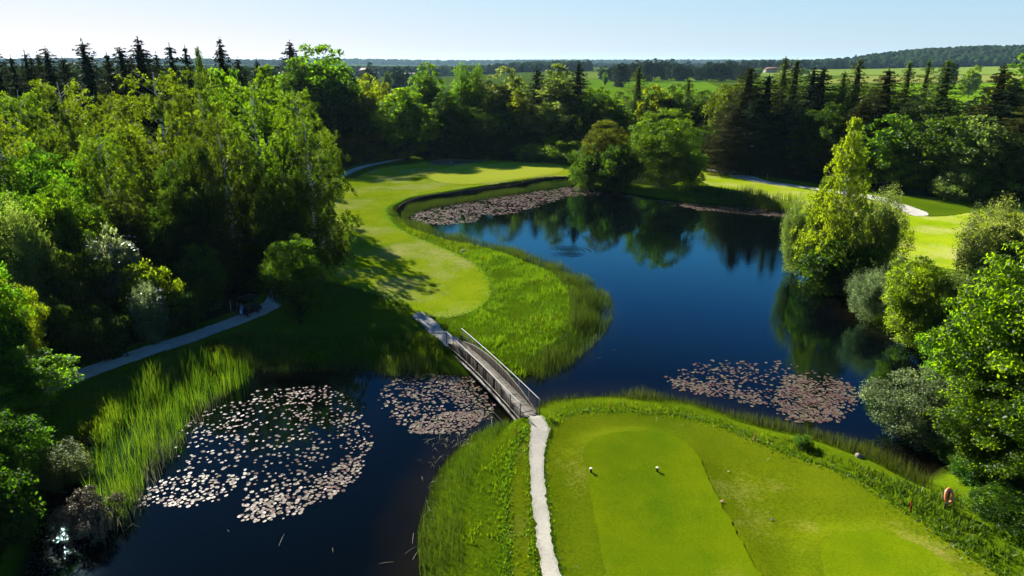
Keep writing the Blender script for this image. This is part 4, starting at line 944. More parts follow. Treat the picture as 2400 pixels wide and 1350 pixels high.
# ---------------------------------------------------------------- water lilies
def pad_geo(r, n, cx, cy, R, z=.012):
    """n pads at once: notched discs of 9 rim points, slightly tilted and cupped"""
    k = 9; a0 = r.random(n)*6.28; th = np.linspace(.22, 2*PI-.22, k)
    A = a0[:, None]+th[None]; rr = R[:, None]*r.uniform(.9, 1.08, (n, k)); tx = r.normal(0, .075, n); ty = r.normal(0, .075, n)
    X = rr*np.cos(A); Yy = rr*np.sin(A); Zz = z+.012+X*tx[:, None]+Yy*ty[:, None]+r.normal(0, .006, (n, k))
    V = np.empty((n, k+1, 3)); V[:, 0] = np.stack([cx, cy, np.full(n, z+.008)], -1)
    V[:, 1:, 0] = cx[:, None]+X; V[:, 1:, 1] = cy[:, None]+Yy; V[:, 1:, 2] = np.maximum(Zz, .006)
    b = np.arange(n)[:, None]*(k+1); i = np.arange(1, k)
    tri = np.stack([np.broadcast_to(b, (n, k-1)), b+i, b+i+1], -1).reshape(-1, 3)
    return V.reshape(-1, 3), tri, np.repeat(r.random(n), k-1)
def scatter(r, polys, n, mind, soft=.5):                      # polys: (outline px, weight)
    pts = np.zeros((0, 2)); W = np.array([w for _, w in polys], float); W /= W.sum()
    for (pl, _), wt in zip(polys, W):
        q = gpl(pl); m = int(n*wt); x0, y0 = q.min(0); x1, y1 = q.max(0); got = []; tries = 0
        while len(got) < m and tries < m*40:
            tries += 1; p = r.uniform((x0, y0), (x1, y1))
            sd = float(sdist(q, p[:1], p[1:])[0])
            if sd > soft*r.random()**2*1.4 or r.random() > .18+1.25*float(vnoise(p[:1]+90, p[1:]+90, 1.3, 19)[0])**1.4*(1 if sd < -soft else .7): continue
            if got and len(got) > 0:
                g = np.array(got[-400:])
                if (np.hypot(g[:, 0]-p[0], g[:, 1]-p[1]) < mind*r.uniform(.45, 1.25)).any(): continue
            got.append(p)
        if got: pts = np.concatenate([pts, np.array(got)])
    return pts
r = np.random.default_rng(61)
P1 = [([(640,915),(740,906),(800,925),(840,965),(870,1040),(850,1100),(820,1080),(815,1000),(770,950),(680,935),(600,950),(590,925)], 1.5),
      ([(850,1095),(800,1140),(700,1190),(600,1222),(560,1208),(600,1185),(690,1160),(770,1110),(820,1070)], 1.9),
      ([(332,1188),(345,1150),(430,1115),(540,1122),(550,1150),(480,1172),(400,1188)], 1.15),
      ([(430,1000),(520,945),(600,940),(770,950),(815,1000),(820,1070),(700,1140),(540,1130),(430,1110),(420,1050)], 3.2),
      ([(560,1160),(600,1110),(720,1120),(700,1160),(600,1190)], .5)]
pts = scatter(r, P1, 1050, .26); pts = pts[np.argsort(np.hypot(pts[:, 0], pts[:, 1]))]
protos = []
for i in range(5):
    V, tri, tn = pad_geo(r, 1, np.zeros(1), np.zeros(1), np.array([.135])); protos.append(npmesh("lily_pad", V, tri, M['pad'], tn))
first = None; PIN = gpl(P1[3][0])
for i, p in enumerate(pts[:290]):
    if first is None:
        o = first = link("lily_pad", protos[0]); tag(o, "pale round lily pad floating among many in the near left pool", "lily pad", "lily pads of the near left pool")
    else:
        o = first.copy(); o.data = protos[i % 5]; COL.objects.link(o)
    if inside(PIN, p[:1], p[1:])[0] and r.random() < .8: o.material_slots[0].link = 'OBJECT'; o.material_slots[0].material = M['padbrown']
    s = r.uniform(.45, 1.15); o.scale = (s, s, 1); o.rotation_euler.z = r.uniform(0, 6.28); o.location = (p[0], p[1], 0.002*(i % 4))
def pads(polys, n, mind, R, label, seed, z=.012, mat='pad'):
    r = np.random.default_rng(seed); p = scatter(r, polys, n, mind) if not isinstance(polys, np.ndarray) else polys
    V, t, tn = pad_geo(r, len(p), p[:, 0], p[:, 1], R*r.uniform(.5, 1.2, len(p))*.92, z)
    V[:, 2] += np.repeat(r.random(len(p))*.012, 10)
    tag(link("lily_pads", npmesh("lily_pads", V, t, M[mat], tn)), label, "lily pads", kind="stuff")
rest = pts[290:]; inn = inside(PIN, rest[:, 0], rest[:, 1])
pads(rest[inn], 0, 0, .135, "brownish lily pads in the middle of the near left pool", 62, mat="padbrown")
pads(rest[~inn], 0, 0, .135, "farther lily pads along the rim of the near left pool's patch", 69)
pads([([(1035,873),(1100,885),(1160,962),(1120,985),(1060,940),(1010,890)], 1.6), ([(960,1000),(1060,965),(1130,975),(1060,1016),(980,1016)], 1.5), ([(890,915),(960,880),(1035,872),(1050,935),(1010,985),(950,995),(900,950)], 1.4)], 760, .24, .15, "lily pads floating left of the wooden bridge", 63)
pads([([(1565,895),(1600,868),(1700,842),(1840,850),(1990,895),(2000,935),(1950,988),(1880,990),(1800,962),(1700,930),(1600,915)], 2.2), ([(1840,880),(1990,900),(2000,935),(1950,988),(1880,990),(1830,960)], 2.4), ([(1570,890),(1700,905),(1800,950),(1700,930),(1590,912)], .7)], 1350, .21, .15, "lily pads in the broad right patch off the tee shore", 64)
pads([([(945,508),(1000,486),(1080,471),(1200,456),(1300,444),(1345,438),(1420,446),(1460,456),(1380,458),(1320,462),(1270,482),(1200,500),(1130,508),(1110,520),(1060,527),(990,527)], 1)], 3600, .14, .21, "dense grey violet mat of lily pads below the putting green", 65)
pads([([(1028,566),(1060,560),(1092,568),(1075,577),(1045,574)], 1)], 70, .15, .2, "small clump of lily pads at the fairway shore", 66)
pads([([(1450,458),(1560,472),(1640,480),(1720,485),(1850,492),(1848,509),(1760,502),(1640,492),(1540,472)], 1)], 1100, .2, .22, "strip of lily pads along the far right shore", 67)
pads([([(60,1330),(130,1220),(200,1170),(220,1230),(190,1290),(140,1345),(90,1400)], 1)], 420, .07, .06, "tiny wet floating leaves glittering in the lower left corner", 68)
# stray stems and drifting bits on the water
r = np.random.default_rng(71); g = Geo()
for px, py, l in ((660,1266,1.0),(905,1320,.8),(968,1262,.9),(962,1290,.8),(975,1300,.9),(1000,1030,.6),(1040,1030,.6),(1440,820,.5),(1405,840,.5),(870,1050,.4),(780,1290,.4),(535,1245,.3),(1330,850,.7)):
    a = r.random()*6.28; p = gp(px, py); d = np.array([math.cos(a), math.sin(a)])*l/2
    g.add(*tube_geo([(p[0]-d[0], p[1]-d[1], .02), (p[0], p[1], .05), (p[0]+d[0], p[1]+d[1], .015)], [.007, .009, .005], 5))
for _ in range(150):                                  # bent dead stems along the shores
    px, py = [(700, 340)][0] if False else (0, 0)
    s = r.integers(4); q = [((1000+r.uniform(-14, 60)), r.uniform(1010, 1260)), (r.uniform(1040, 1110), r.uniform(1010, 1050)), (r.uniform(225, 330), r.uniform(1170, 1240)), (r.uniform(1330, 1400), r.uniform(740, 800))][s]
    p = gp(*q); a = r.random()*6.28; l = r.uniform(.3, .9); d = np.array([math.cos(a), math.sin(a)])*l
    g.add(*tube_geo([(p[0], p[1], -.05), (p[0]+d[0]*.4, p[1]+d[1]*.4, r.uniform(.15, .5)), (p[0]+d[0], p[1]+d[1], r.uniform(.02, .5))], [.011, .009, .005], 4))
me = g.mesh("dead_stems"); me.materials.append(M['g_straw']); tag(link("dead_stems", me), "pale dead stems and drift lying on the water along the shores", "dead stems", kind="stuff")
print("plants", round(time.time()-T0, 1))
# ================================================================== BRIDGE
def rotz(a): c, s = math.cos(a), math.sin(a); return np.array([[c, -s, 0], [s, c, 0], [0, 0, 1]])
zd = 1.05
A2 = gp(1243, 975, zd); B2 = gp(1065, 801, zd); Lb = float(np.linalg.norm(B2-A2)); ang = math.atan2(B2[1]-A2[1], B2[0]-A2[0])
br = empty("wooden_bridge", (A2[0], A2[1], 0), ang)
tag(br, "weathered arched wooden footbridge with boarded sides over the narrow water", "bridge")
HW = .58                                             # half clear width; local x along the bridge, y across (+y = west side)
def arch(s): return 4*s*(1-s)
def deckz(x): return zd+.30*arch(np.clip(x/Lb, 0, 1))
def topz(x): s = np.clip(x/Lb, 0, 1); return zd-.12+1.18*arch(s)**.85+.0*s
def botz(x): s = np.clip(x/Lb, 0, 1); return zd-.62+.34*arch(s)
m = MB(); n = int(Lb/.15)
for i in range(n):
    x = (i+.5)*Lb/n; dz = rng.normal(0, .006)
    m.box((x, rng.normal(0, .008), deckz(x)-.03+dz), (Lb/n-.018, 2*HW-.02, .05))
m.build("deck", M['wood_deck'], br)
xs = np.linspace(0.02, Lb-.02, 49)
def strip(mb, xs, y0, y1, zlo, zhi):                  # solid following the arch
    n = len(xs); V = [(x, y, z) for x, zl, zh in zip(xs, zlo, zhi) for y, z in ((y0, zl), (y1, zl), (y1, zh), (y0, zh))]
    Fs = [(0, 1, 2, 3), tuple(4*(n-1)+q for q in (3, 2, 1, 0))]
    for i in range(n-1):
        for q in range(4): Fs.append((4*i+q, 4*i+4+q, 4*i+4+(q+1) % 4, 4*i+(q+1) % 4))
    mb.add(V, Fs)
for sgn in (1, -1):
    yi, yo = sgn*HW, sgn*(HW+.12)
    lo, hi = min(yi, yo), max(yi, yo)
    mb = MB(); nb = int(Lb/.30); e = np.linspace(.02, Lb-.02, nb+1)          # vertical boards of the arched side
    for a, b in zip(e[:-1], e[1:]):
        o = rng.normal(0, .003); q = np.array([a+.001, b-.001]); tz = np.maximum(topz(q), botz(q)+.08)
        strip(mb, q, lo+o, hi+o, botz(q)+.02, tz)
    mb.build("side_boards", M['wood_dark'], br)
    mb = MB(); tz = np.maximum(topz(xs), botz(xs)+.08); strip(mb, xs, lo+.02, hi-.02, tz+.003, tz+.03); mb.build("arch_cap", M['wood_pale'], br)
    mb = MB(); y0, y1 = (hi+.012, hi+.10) if sgn > 0 else (lo-.10, lo-.012); strip(mb, xs, y0, y1, deckz(xs)-.20, deckz(xs)-.14); mb.build("ledge", M['wood_pale'], br)
    mb = MB(); y0, y1 = (hi+.012, hi+.13) if sgn > 0 else (lo-.13, lo-.012); strip(mb, xs, y0, y1, botz(xs)-.14, botz(xs)+.07); mb.build("bottom_beam", M['beam'], br)
    mb = MB(); y0, y1 = (lo-.07, lo-.006) if sgn > 0 else (hi+.006, hi+.07); strip(mb, xs, y0, y1, deckz(xs)+.0, deckz(xs)+.05); mb.build("kerb_rail", M['wood_pale'], br)
    hz = lambda x: zd+1.10+.12*arch(np.clip(x/Lb, 0, 1))
    yo2 = sgn*(HW+.19)
    px = np.linspace(.06, Lb-.06, 10)
    for x in px:                                      # posts stand outside the boards
        mb = MB(); mb.box((x, yo2, (botz(x)+.1+hz(x))/2), (.07, .055, float(hz(x)-botz(x)-.1))); mb.build("post", M['postdark'], br)
    xr = np.linspace(-.1, Lb+.1, 40)
    MB().tube(np.column_stack([xr, np.full(40, yo2), hz(xr)+.025]), .032, 8).build("handrail", M['steel'], br)
    for q in range(4):
        zw = lambda x: zd+.22+.21*q+.12*arch(np.clip(x/Lb, 0, 1))
        for a, b in ((.05, Lb*.30), (Lb*.70, Lb-.05)):
            xx = np.linspace(a, b, 8); MB().tube(np.column_stack([xx, np.full(8, yo2-sgn*.033), zw(xx)]), .006, 5).build("wire", M['postdark'], br)
for x in (0, Lb):                                     # abutments
    MB().box((x+(.28 if x == 0 else -.28), 0, .35), (.5, 2*HW+.3, .9)).build("abutment", M['stone'], br)

# ================================================================== TIMBER WALL
wl = empty("timber_wall", (0, 0, 0)); tag(wl, "low dark timber retaining wall along the pond below the putting green", "retaining wall")
line = smooth_poly(WALLP, 6, False); tg_ = np.gradient(line, axis=0); tg_ /= np.linalg.norm(tg_, axis=1)[:, None]; nn_ = np.stack([-tg_[:, 1], tg_[:, 0]], -1)
nn_[sdist(POND, *(line+nn_*.8).T) > sdist(POND, *(line-nn_*.8).T)] *= -1; line = line+nn_*.32; mb = MB(); cap = MB()
seg = np.linalg.norm(np.diff(line, axis=0), axis=1).cumsum(); Ls = float(seg[-1]); cum = np.concatenate([[0], seg])
def along(s): return np.array([np.interp(s, cum, line[:, 0]), np.interp(s, cum, line[:, 1])])
nb = int(Ls/.24)
for i in range(nb):
    a, b = along(i*Ls/nb), along((i+1)*Ls/nb); c = (a+b)/2; t_ = math.atan2(b[1]-a[1], b[0]-a[0])
    nrm = np.array([-math.sin(t_), math.cos(t_)]); z = max(float(gz(*(c+nrm*.9))), float(gz(*(c-nrm*.9))), (.5))-.01
    mb.box((c[0], c[1], (z-.5)/2), (float(np.linalg.norm(b-a))-.008, .09+rng.uniform(0, .015), z+.5), rotz(t_))
    if i % 8 == 0:
        b2 = along(min(Ls, (i+8)*Ls/nb)); c2 = (a+b2)/2; t2 = math.atan2(b2[1]-a[1], b2[0]-a[0])
        cap.box((c2[0], c2[1], z+.03), (float(np.linalg.norm(b2-a))+.02, .09, .05), rotz(t2))
mb.build("planking", M['wood_dark'], wl); cap.build("capping", M['bark'], wl)

# ================================================================== COURSE FURNITURE
def at(px, py, z=.9):                                 # on the ground under a pixel
    for _ in range(4): p = gp(px, py, z); z = float(gz(*p))
    return p, z
def stake(px, py, h, label):
    p, z = at(px, py); st = MB().lathe([(.028, -.2), (.03, h*.9), (.028, h), (.012, h+.03)], k=8).build("marker_stake", M['red'], None, (p[0], p[1], z))
    st.rotation_euler = (rng.normal(0, .05), rng.normal(0, .05), 0)
    tag(st, label, "marker stake", "red marker stakes around the pond")
for a in ((1430,962,.62,"thin red stake at the tee shore in line with the middle of the large tee"), (1768,1034,.60,"thin red stake near the right lily patch beside the round green bush"),
          (2133,1202,.75,"taller red stake at lower right before the lifebuoy post"), (1211,1021,.62,"red stake in the grass left of the bridge's near end"),
          (1001,790,.6,"red stake in the grass left of the bridge's far end"), (1247,755,.7,"reddish stake in the middle of the peninsula's long grass"),
          (1130,612,.6,"reddish stake at the upper shore of the peninsula"), (1243,664,.5,"reddish stake in the grass below the peninsula shore sedge"),
          (911,499,.6,"dark red stake on the fairway left of the timber wall's end"), (929,494,.5,"red stake touching the end of the timber wall")): stake(*a)
def tee_marker(px, py, label):
    p, z = at(px, py, 1.2); z += .10; r0 = empty("tee_marker", (p[0], p[1], z)); tag(r0, label, "tee marker", "pair of white topped tee markers")
    MB().lathe([(.06, -.05), (.065, .0), (.065, .20), (.08, .23)], k=14).build("post", M['wood_dark'], r0)
    MB().lathe([(.09, .232), (.105, .25), (.10, .28), (.07, .30), (.02, .305)], k=16).build("cap", M['white'], r0)
tee_marker(1385, 1110, "left white topped tee marker on the large tee"); tee_marker(1540, 1108, "right white topped tee marker on the large tee")
p, z = at(1691, 1178, 1.2); o = MB().box((0, 0, .05), (.22, .12, .04)).build("tee_plate", M['peach'], None, (p[0], p[1], z+.06), .5, bevel=.012); o.rotation_euler.x = .25
tag(o, "small pale peach plate lying on the right edge of the large tee", "plate")
def divot(px, py, s, label):
    p, z = at(px, py, 1.); V, Q = leaf_geo(np.array([[0, 0, .05]])+rng.normal(0, .05, (9, 3))*np.array([1, 1, .3]), unit(rng.normal(size=(9, 3))*.4+np.array([0, 0, 1])), s, s*.7, rng)
    o = link("dry_leaf", npmesh("dry_leaf", V, Q, M['g_straw'], rng.random(9)), None, (p[0], p[1], z+.06)); tag(o, label, "leaf litter")
divot(1710, 1108, .10, "small dry leaf clump on the lawn right of the large tee"); divot(1809, 1221, .12, "pale dry leaf clump on the lawn between the two tees")
p, z = at(1058, 389, 1.); fs = empty("golf_flag", (p[0], p[1], z+.06)); tag(fs, "small white limp flag at the back edge of the putting green", "flag")
MB().tube([(0, 0, 0), (0, 0, 1.2)], .02, 8).build("pole", M['postdark'], fs)
mb = MB(); V = [(.02, 0, 1.2), (-.02, 0, 1.2)]; rows = 7
for i in range(rows):
    t_ = i/(rows-1); wv = .06+.30*t_**1.2*(1 if t_ < .8 else 1-.9*(t_-.8))
    for j in range(6): V.append((wv*(j/5*2-1), .06*math.sin(j*1.9+i*.3)*(.3+t_), 1.18-.78*t_))
mb.add(V, [(2+i*6+j, 2+i*6+j+1, 2+(i+1)*6+j+1, 2+(i+1)*6+j) for i in range(rows-1) for j in range(5)]+[(0, 1, 2), (0, 3, 2)]); fb = mb.build("cloth", M['white'], fs)
sm = fb.modifiers.new("thick", "SOLIDIFY"); sm.thickness = .012

def post(px, py, h, label, mat='offwhite', r=.05):
    p, z = at(px, py, .9); o = MB().lathe([(r, -.3), (r, h-.04), (r*.7, h)], k=10).build("wooden_post", M[mat], None, (p[0], p[1], z)); o.rotation_euler = (rng.normal(0, .03), rng.normal(0, .03), 0)
    tag(o, label, "post", "pale posts along the wood edges"); return p, z
for a in ((290,812,1.2,"pale post in the dark bank above the left path, middle"), (106,868,1.2,"pale post at the left end of the shaded path"), (541,728,1.1,"pale post in the shade left of the golf cart"),
          (2111,468,1.6,"pale post right of the shore birch at the end of the white track"), (2319,470,1.5,"pale post at the wood edge behind the right lawn"), (1797,423,1.6,"thin pale post at the track below the right wood"),
          (1686,400,2.0,"dark post at the left end of the white track under the right wood"), (1085,366,1.6,"faint post in the dark behind the bunker"), (1126,364,1.6,"faint post in the dark right of the bunker"), (1165,362,1.6,"rightmost faint post in the dark behind the putting green")): post(*a)

# life ring on its post
p, z = at(2215, 1192, .8); MB().lathe([(.075, -.3), (.08, 1.25), (.05, 1.3)], k=12).build("lifebuoy_post", M['bark'], None, (p[0], p[1], z))
tag(bpy.data.objects["lifebuoy_post"], "short dark wooden post carrying the orange life ring", "post")
lr = empty("lifebuoy", (p[0]-.06, p[1]-.16, z+.95)); tag(lr, "orange life ring hanging on the dark post at lower right", "lifebuoy")
Rl = (Matrix.Rotation(.35, 3, 'Z')@Matrix.Rotation(PI/2-.28, 3, 'X')@Matrix.Diagonal((.82, 1.18, 1)))
MB().torus((0, 0, 0), .34, .075, Rl, 36, 12).build("ring", M['orange'], lr, smooth=True)
for a in (.6, 2.2, 3.9, 5.5): MB().torus((0, 0, 0), .34, .083, Rl, 4, 12, a, a+.22).build("band", M['offwhite'], lr, smooth=True)

# rocks, brush pile, pallet of pale stone by the track
def rock(px, py, s, label, mat='stone'):
    p, z = at(px, py, .6); me = bpy.data.meshes.new("rock"); import bmesh; bm = bmesh.new(); bmesh.ops.create_icosphere(bm, subdivisions=3, radius=1)
    k = rng.normal(size=(6, 3)); k /= np.linalg.norm(k, axis=1)[:, None]; dd = rng.uniform(.55, .85, 6)
    for v in bm.verts:
        c = np.array(v.co)
        for kk, d0 in zip(k, dd):
            e = c@kk-d0
            if e > 0: c = c-kk*e
        v.co = c*np.array([s[0], s[1], s[2]])
    bm.to_mesh(me); bm.free(); me.materials.append(M[mat]); o = link("rock", me, None, (p[0], p[1], z+s[2]*.25)); tag(o, label, "rock")
rock(2014, 1072, (.34, .24, .26), "pale grey pointed rock on the grassy shore left of the overhanging maple")
rock(1087, 592, (.5, .35, .35), "small pale rock at the upper peninsula shore")
rock(1717, 409, (.8, .5, .6), "white boulder heap at the foot of the brush pile beside the track", 'white')
p, z = at(1742, 407, .9); r = np.random.default_rng(77); g = Geo()
for _ in range(260):
    c = np.array([r.normal(0, 2.4), r.normal(0, .8), 0]); c[2] = abs(r.normal(0, .7))*max(.2, 1-abs(c[0])/5); d = unit(r.normal(size=3)*np.array([1, .6, .35]))*r.uniform(.5, 1.5)
    g.add(*tube_geo([c-d/2, c+np.array([0, 0, .06]), c+d/2], [.035, .03, .01], 4))
me = g.mesh("brush_pile"); me.materials.append(M['l_twig']); tag(link("brush_pile", me, None, (p[0], p[1], z)), "heap of cut dry branches beside the white track at the right wood", "brush pile", kind="stuff")
p, z = at(1882, 1049, .8); plant("bush", 'bush', p[0], p[1], 1.25, .95, 'l_mid', "small round green bush alone on the tee shore near the right lily patch", "bush")
p, z = at(1672, 400, .9); sg = empty("low_sign", (p[0], p[1], z), -.1); tag(sg, "low pale board on two short legs at the left end of the white track", "sign board")
MB().box((0, 0, .75), (1.3, .06, .32)).build("board", M['offwhite'], sg)
for x in (-.5, .5): MB().box((x, .05, .3), (.08, .03, .9)).build("leg", M['postdark'], sg)

# ================================================================== GOLF CART
p0, z0 = at(586, 738, .9); ca = empty("golf_cart", (p0[0], p0[1], z0+.085)); hd = math.atan2(*(gp(625, 720, .9)-gp(560, 748, .9))[::-1]); ca.rotation_euler.z = hd
tag(ca, "dark roofed golf cart parked on the shaded left path", "golf cart")
b = MB(); b.prism([(-1.12, .30), (-1.12, .66), (-.98, .74), (-.45, .76), (-.35, .42), (.42, .40), (.62, .80), (.80, .84), (1.10, .62), (1.18, .34), (1.10, .27), (.92, .27), (.86, .40), (.70, .46), (.56, .40), (.50, .27), (-.42, .27), (-.48, .40), (-.64, .46), (-.80, .40), (-.86, .27)], -.56, .56)
b.build("body", M['cartbody'], ca, bevel=.03)
st = MB(); st.box((-.32, 0, .80), (.50, 1.06, .14)); st.box((-.60, 0, 1.06), (.12, 1.06, .46), np.array(Matrix.Rotation(-.18, 3, 'Y'))); st.build("seat", M['seat'], ca, bevel=.03)
rf = MB(); rf.prism([(-1.0, 1.83), (-.9, 1.90), (-.1, 1.94), (.8, 1.90), (.9, 1.84), (.8, 1.80), (-.9, 1.79)], -.62, .62); rf.build("roof", M['black'], ca, bevel=.02)
for sy in (-1, 1):
    MB().tube([(.72, sy*.53, .80), (.60, sy*.53, 1.30), (.48, sy*.54, 1.82)], .022, 7).build("roof_post", M['black'], ca)
    MB().tube([(-.72, sy*.53, .74), (-.76, sy*.53, 1.30), (-.78, sy*.54, 1.82)], .022, 7).build("roof_post", M['black'], ca)
ws = MB(); ws.box((.60, 0, 1.30), (.012, 1.0, .92), np.array(Matrix.Rotation(-.25, 3, 'Y'))); ws.build("windscreen", M['glass'], ca)
MB().torus((.30, .26, 1.02), .16, .018, np.array(Matrix.Rotation(-.9, 3, 'Y')), 20, 6).build("steering_wheel", M['black'], ca)
mb = MB(); mb.box((-1.24, 0, .40), (.24, .90, .05)); mb.tube([(-1.14, -.42, .8), (-1.30, -.40, .95), (-1.30, .40, .95), (-1.14, .42, .8)], .016, 6); mb.build("bag_rack", M['black'], ca)
for sx, sy in ((-.64, -1), (-.64, 1), (.71, -1), (.71, 1)):
    R9 = np.array(Matrix.Rotation(PI/2, 3, 'X')); wh = MB().lathe([(.10, -.085), (.205, -.085), (.225, -.05), (.225, .05), (.205, .085), (.10, .085)], (sx, sy*.50, .225), 22, R9).build("wheel", M['tyre'], ca)
    MB().lathe([(.03, -.092), (.12, -.092), (.12, .092), (.03, .092)], (sx, sy*.50, .225), 16, R9).build("rim", M['rim'], wh)
for k, (sy, c1, lab) in enumerate(((-.24, 'blue', "light blue golf bag strapped to the back of the golf cart, right side"), (.22, 'cartbody', "dark golf bag strapped to the back of the golf cart, left side"))):
    off = rotz(hd)@np.array([-1.27, sy, 0]); gb = empty("golf_bag", (p0[0]+off[0], p0[1]+off[1], z0+.085+.43), hd); tag(gb, lab, "golf bag")
    Rt = np.array(Matrix.Rotation(.12, 3, 'Y'))
    MB().lathe([(.12, 0), (.135, .05), (.125, .45), (.14, .82), (.15, .86)], (0, 0, 0), 16, Rt).build("bag", M[c1], gb)
    MB().box((-.11, 0, .33), (.08, .19, .42), Rt, .8).build("pocket", M['bagwhite' if k == 0 else 'seat'], gb, bevel=.02)
    for j in range(5):
        a = j*1.25; x, y = .06*math.cos(a)+.1, .06*math.sin(a); h = 1.02+.05*(j % 3)
        cb = MB(); cb.tube([(x*.8, y, .8), (x, y, h)], .008, 5); cb.box((x-.02, y, h+.03), (.09, .05, .07)); cb.build("club", M['steel' if j % 2 else 'black'], gb)

# ================================================================== FAR BUILDINGS
def house(px, py_base, Yv, w, d, hw, hr, rz, wall, roof, label, name, win=4, halfhip=True, zoff=0):
    zb = float(gz(xat(px, Yv, 5), Yv)); zb = zat(py_base, Yv) if zoff == 0 else zb
    Xv = xat(px, Yv, zb); b = empty(name, (Xv, Yv, zb), rz); tag(b, label, "building")
    MB().box((0, 0, hw/2-1.5), (w, d, hw+3)).build("wall", M[wall], b)
    e = .8; V = [(-w/2-e, -d/2-e, hw), (w/2+e, -d/2-e, hw), (w/2+e, d/2+e, hw), (-w/2-e, d/2+e, hw), (-w/2+(w*.12 if halfhip else -e), 0, hw+hr), (w/2-(w*.12 if halfhip else -e), 0, hw+hr)]
    rfm = MB().add(V, [(0, 1, 5, 4), (1, 2, 5), (2, 3, 4, 5), (3, 0, 4), (3, 2, 1, 0)]); ro = rfm.build("roof", M[roof], b)
    MB().box((w*.18, d*.06, hw+hr*.95), (.9, .9, hr*.5)).build("chimney", M['stone'], ro) if win else None
    for i in range(win):
        f = MB().box((-w/2+w*(i+.5)/win, -d/2-.03, hw*.55), (1.3, .1, 1.5)).build("window", M['offwhite'], b); MB().box((-w/2+w*(i+.5)/win, -d/2-.09, hw*.55), (1.0, .06, 1.2)).build("pane", M['black'], f)
    return b
house(1809, 167.5, 1250, 24, 13, 2.6, 4.6, .12, 'wallw', 'rooftile', "farmhouse with a big red brown roof between the larches", "farmhouse")
house(1864, 163, 1300, 13, 10, 2.2, 4.2, .5, 'wallw', 'rooftile', "smaller red roofed farm building right of the larches", "farmhouse", 3)
house(860, 173, 700, 14, 9, 2.0, 3.6, -.15, 'wood_pale', 'greyroof', "distant house with a long grey roof left of centre", "house", 3)
house(879, 177, 690, 8, 6, 1.6, 1.6, .3, 'wallw', 'poly', "small pale roofed shed right of the grey roofed house", "shed", 0)
house(967, 180, 760, 16, 10, 1.6, 2.4, .45, 'wallw', 'poly', "distant hall with a bright white roof behind the leaning tree", "hall", 0, False)
mp = empty("radio_mast", (xat(66, 3400, 60), 3400, float(gz(xat(66, 3400, 60), 3400)))); tag(mp, "thin radio mast on the blue hill at far left", "mast")
hM = zat(123, 3400)-mp.location.z
MB().tube([(0, 0, 0), (0, 0, hM)], [1.6, .7], 6).build("pole", M['steel'], mp); MB().box((0, 0, hM*.93), (5, 1, 3)).build("antenna", M['steel'], mp)
p, z = fieldp(2232, 189), 0; rk = MB().box((0, 0, 1.3), (5, 3, 2.6), None, .9).build("field_hut", M['wood_dark'], None, (p[0], p[1], float(gz(*p))), .2, bevel=.1)
tag(rk, "tiny dark hut on the pale mown strip at right", "hut")
print("objects", round(time.time()-T0, 1))
# ================================================================== LIGHT, AIR, RENDER
AZ, EL = math.radians(-38.4), math.radians(32)
S = Vector((math.sin(AZ)*math.cos(EL), math.cos(AZ)*math.cos(EL), math.sin(EL)))
sun = bpy.data.lights.new("sun", "SUN"); sun.energy = 4.6; sun.angle = math.radians(.53); sun.color = (1, .95, .84)
so = link("sun", sun); so.rotation_mode = 'QUATERNION'; so.rotation_quaternion = S.to_track_quat('Z', 'Y'); so.location = S*200
w = bpy.data.worlds.new("World"); sc.world = w; w.use_nodes = True
nt = w.node_tree; bg = nt.nodes['Background']; bg.inputs[1].default_value = .10
sky = nt.nodes.new("ShaderNodeTexSky"); sky.sky_type = 'NISHITA'; sky.sun_disc = False
sky.sun_elevation = EL; sky.sun_rotation = AZ
sep = nt.nodes.new("ShaderNodeSeparateColor"); comb = nt.nodes.new("ShaderNodeCombineColor"); nt.links.new(sky.outputs[0], sep.inputs[0])
EXPO = 2.15
for i, (a, g) in enumerate(((.222, .54), (.452, .27), (.615, .20))):   # clear-air grading of the sky model
    p = nt.nodes.new("ShaderNodeMath"); p.operation = 'POWER'; p.inputs[1].default_value = g; nt.links.new(sep.outputs[i], p.inputs[0])
    m = nt.nodes.new("ShaderNodeMath"); m.operation = 'MULTIPLY'; m.inputs[1].default_value = a/.10/2**EXPO; nt.links.new(p.outputs[0], m.inputs[0])
    nt.links.new(m.outputs[0], comb.inputs[i])
sky.dust_density = .5; sky.ozone_density = 2.
tc = nt.nodes.new("ShaderNodeTexCoord"); sx = nt.nodes.new("ShaderNodeSeparateXYZ"); nt.links.new(tc.outputs["Generated"], sx.inputs[0])
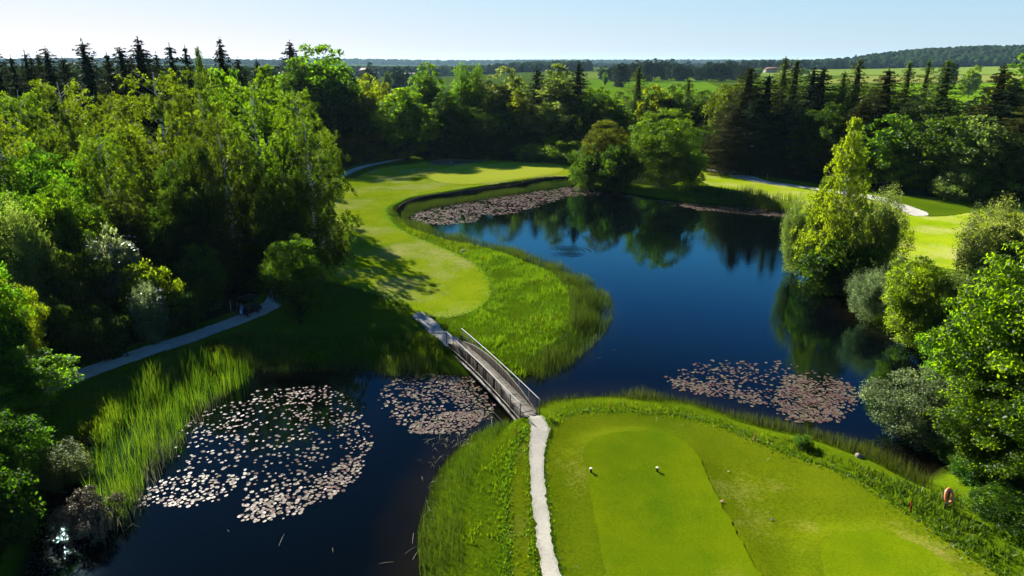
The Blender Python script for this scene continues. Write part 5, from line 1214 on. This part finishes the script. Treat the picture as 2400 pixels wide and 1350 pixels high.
rp = nt.nodes.new("ShaderNodeValToRGB"); nt.links.new(sx.outputs[2], rp.inputs[0]); e = rp.color_ramp.elements   # added tint: upper sky dimmed to deepen shade, low blue lifted for water
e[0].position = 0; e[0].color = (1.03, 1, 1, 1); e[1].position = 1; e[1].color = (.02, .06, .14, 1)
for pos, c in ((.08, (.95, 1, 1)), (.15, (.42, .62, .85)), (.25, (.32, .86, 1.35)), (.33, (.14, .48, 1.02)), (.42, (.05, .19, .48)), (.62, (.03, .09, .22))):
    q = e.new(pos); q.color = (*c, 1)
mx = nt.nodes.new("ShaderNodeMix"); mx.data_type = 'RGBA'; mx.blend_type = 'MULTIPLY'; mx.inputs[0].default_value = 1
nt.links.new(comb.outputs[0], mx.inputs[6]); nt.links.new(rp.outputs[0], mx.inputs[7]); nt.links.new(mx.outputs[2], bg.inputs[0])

HAZE = 2.8e-5
if HAZE:
    hb = MB().box((0, 6000, 58.5), (24000, 15000, 122.6)).build("haze", None)
    t = NT("haze_air")
    v = t.n("ShaderNodeVolumePrincipled"); v.inputs["Color"].default_value = (.45, .75, 1, 1); v.inputs["Density"].default_value = HAZE; v.inputs["Anisotropy"].default_value = .2
    t.t.links.new(v.outputs[0], t.out.inputs[1]); hb.data.materials.clear(); hb.data.materials.append(t.m)
    tag(hb, "thin blue haze over the far land", "haze", kind="stuff")
sc.render.engine = 'CYCLES'; cy = sc.cycles
cy.max_bounces = 6; cy.diffuse_bounces = 3; cy.glossy_bounces = 3; cy.transmission_bounces = 3; cy.transparent_max_bounces = 8; cy.volume_bounces = 0
cy.caustics_reflective = False; cy.caustics_refractive = False
cy.use_denoising = True; cy.denoiser = 'OPENIMAGEDENOISE'; cy.denoising_input_passes = 'RGB_ALBEDO_NORMAL'; cy.denoising_prefilter = 'NONE'; cy.use_adaptive_sampling = False
vs = sc.view_settings; vs.view_transform = 'Standard'; vs.look = 'None'; vs.exposure = EXPO; vs.gamma = 1
print("built", round(time.time()-T0, 1), len(bpy.data.objects))
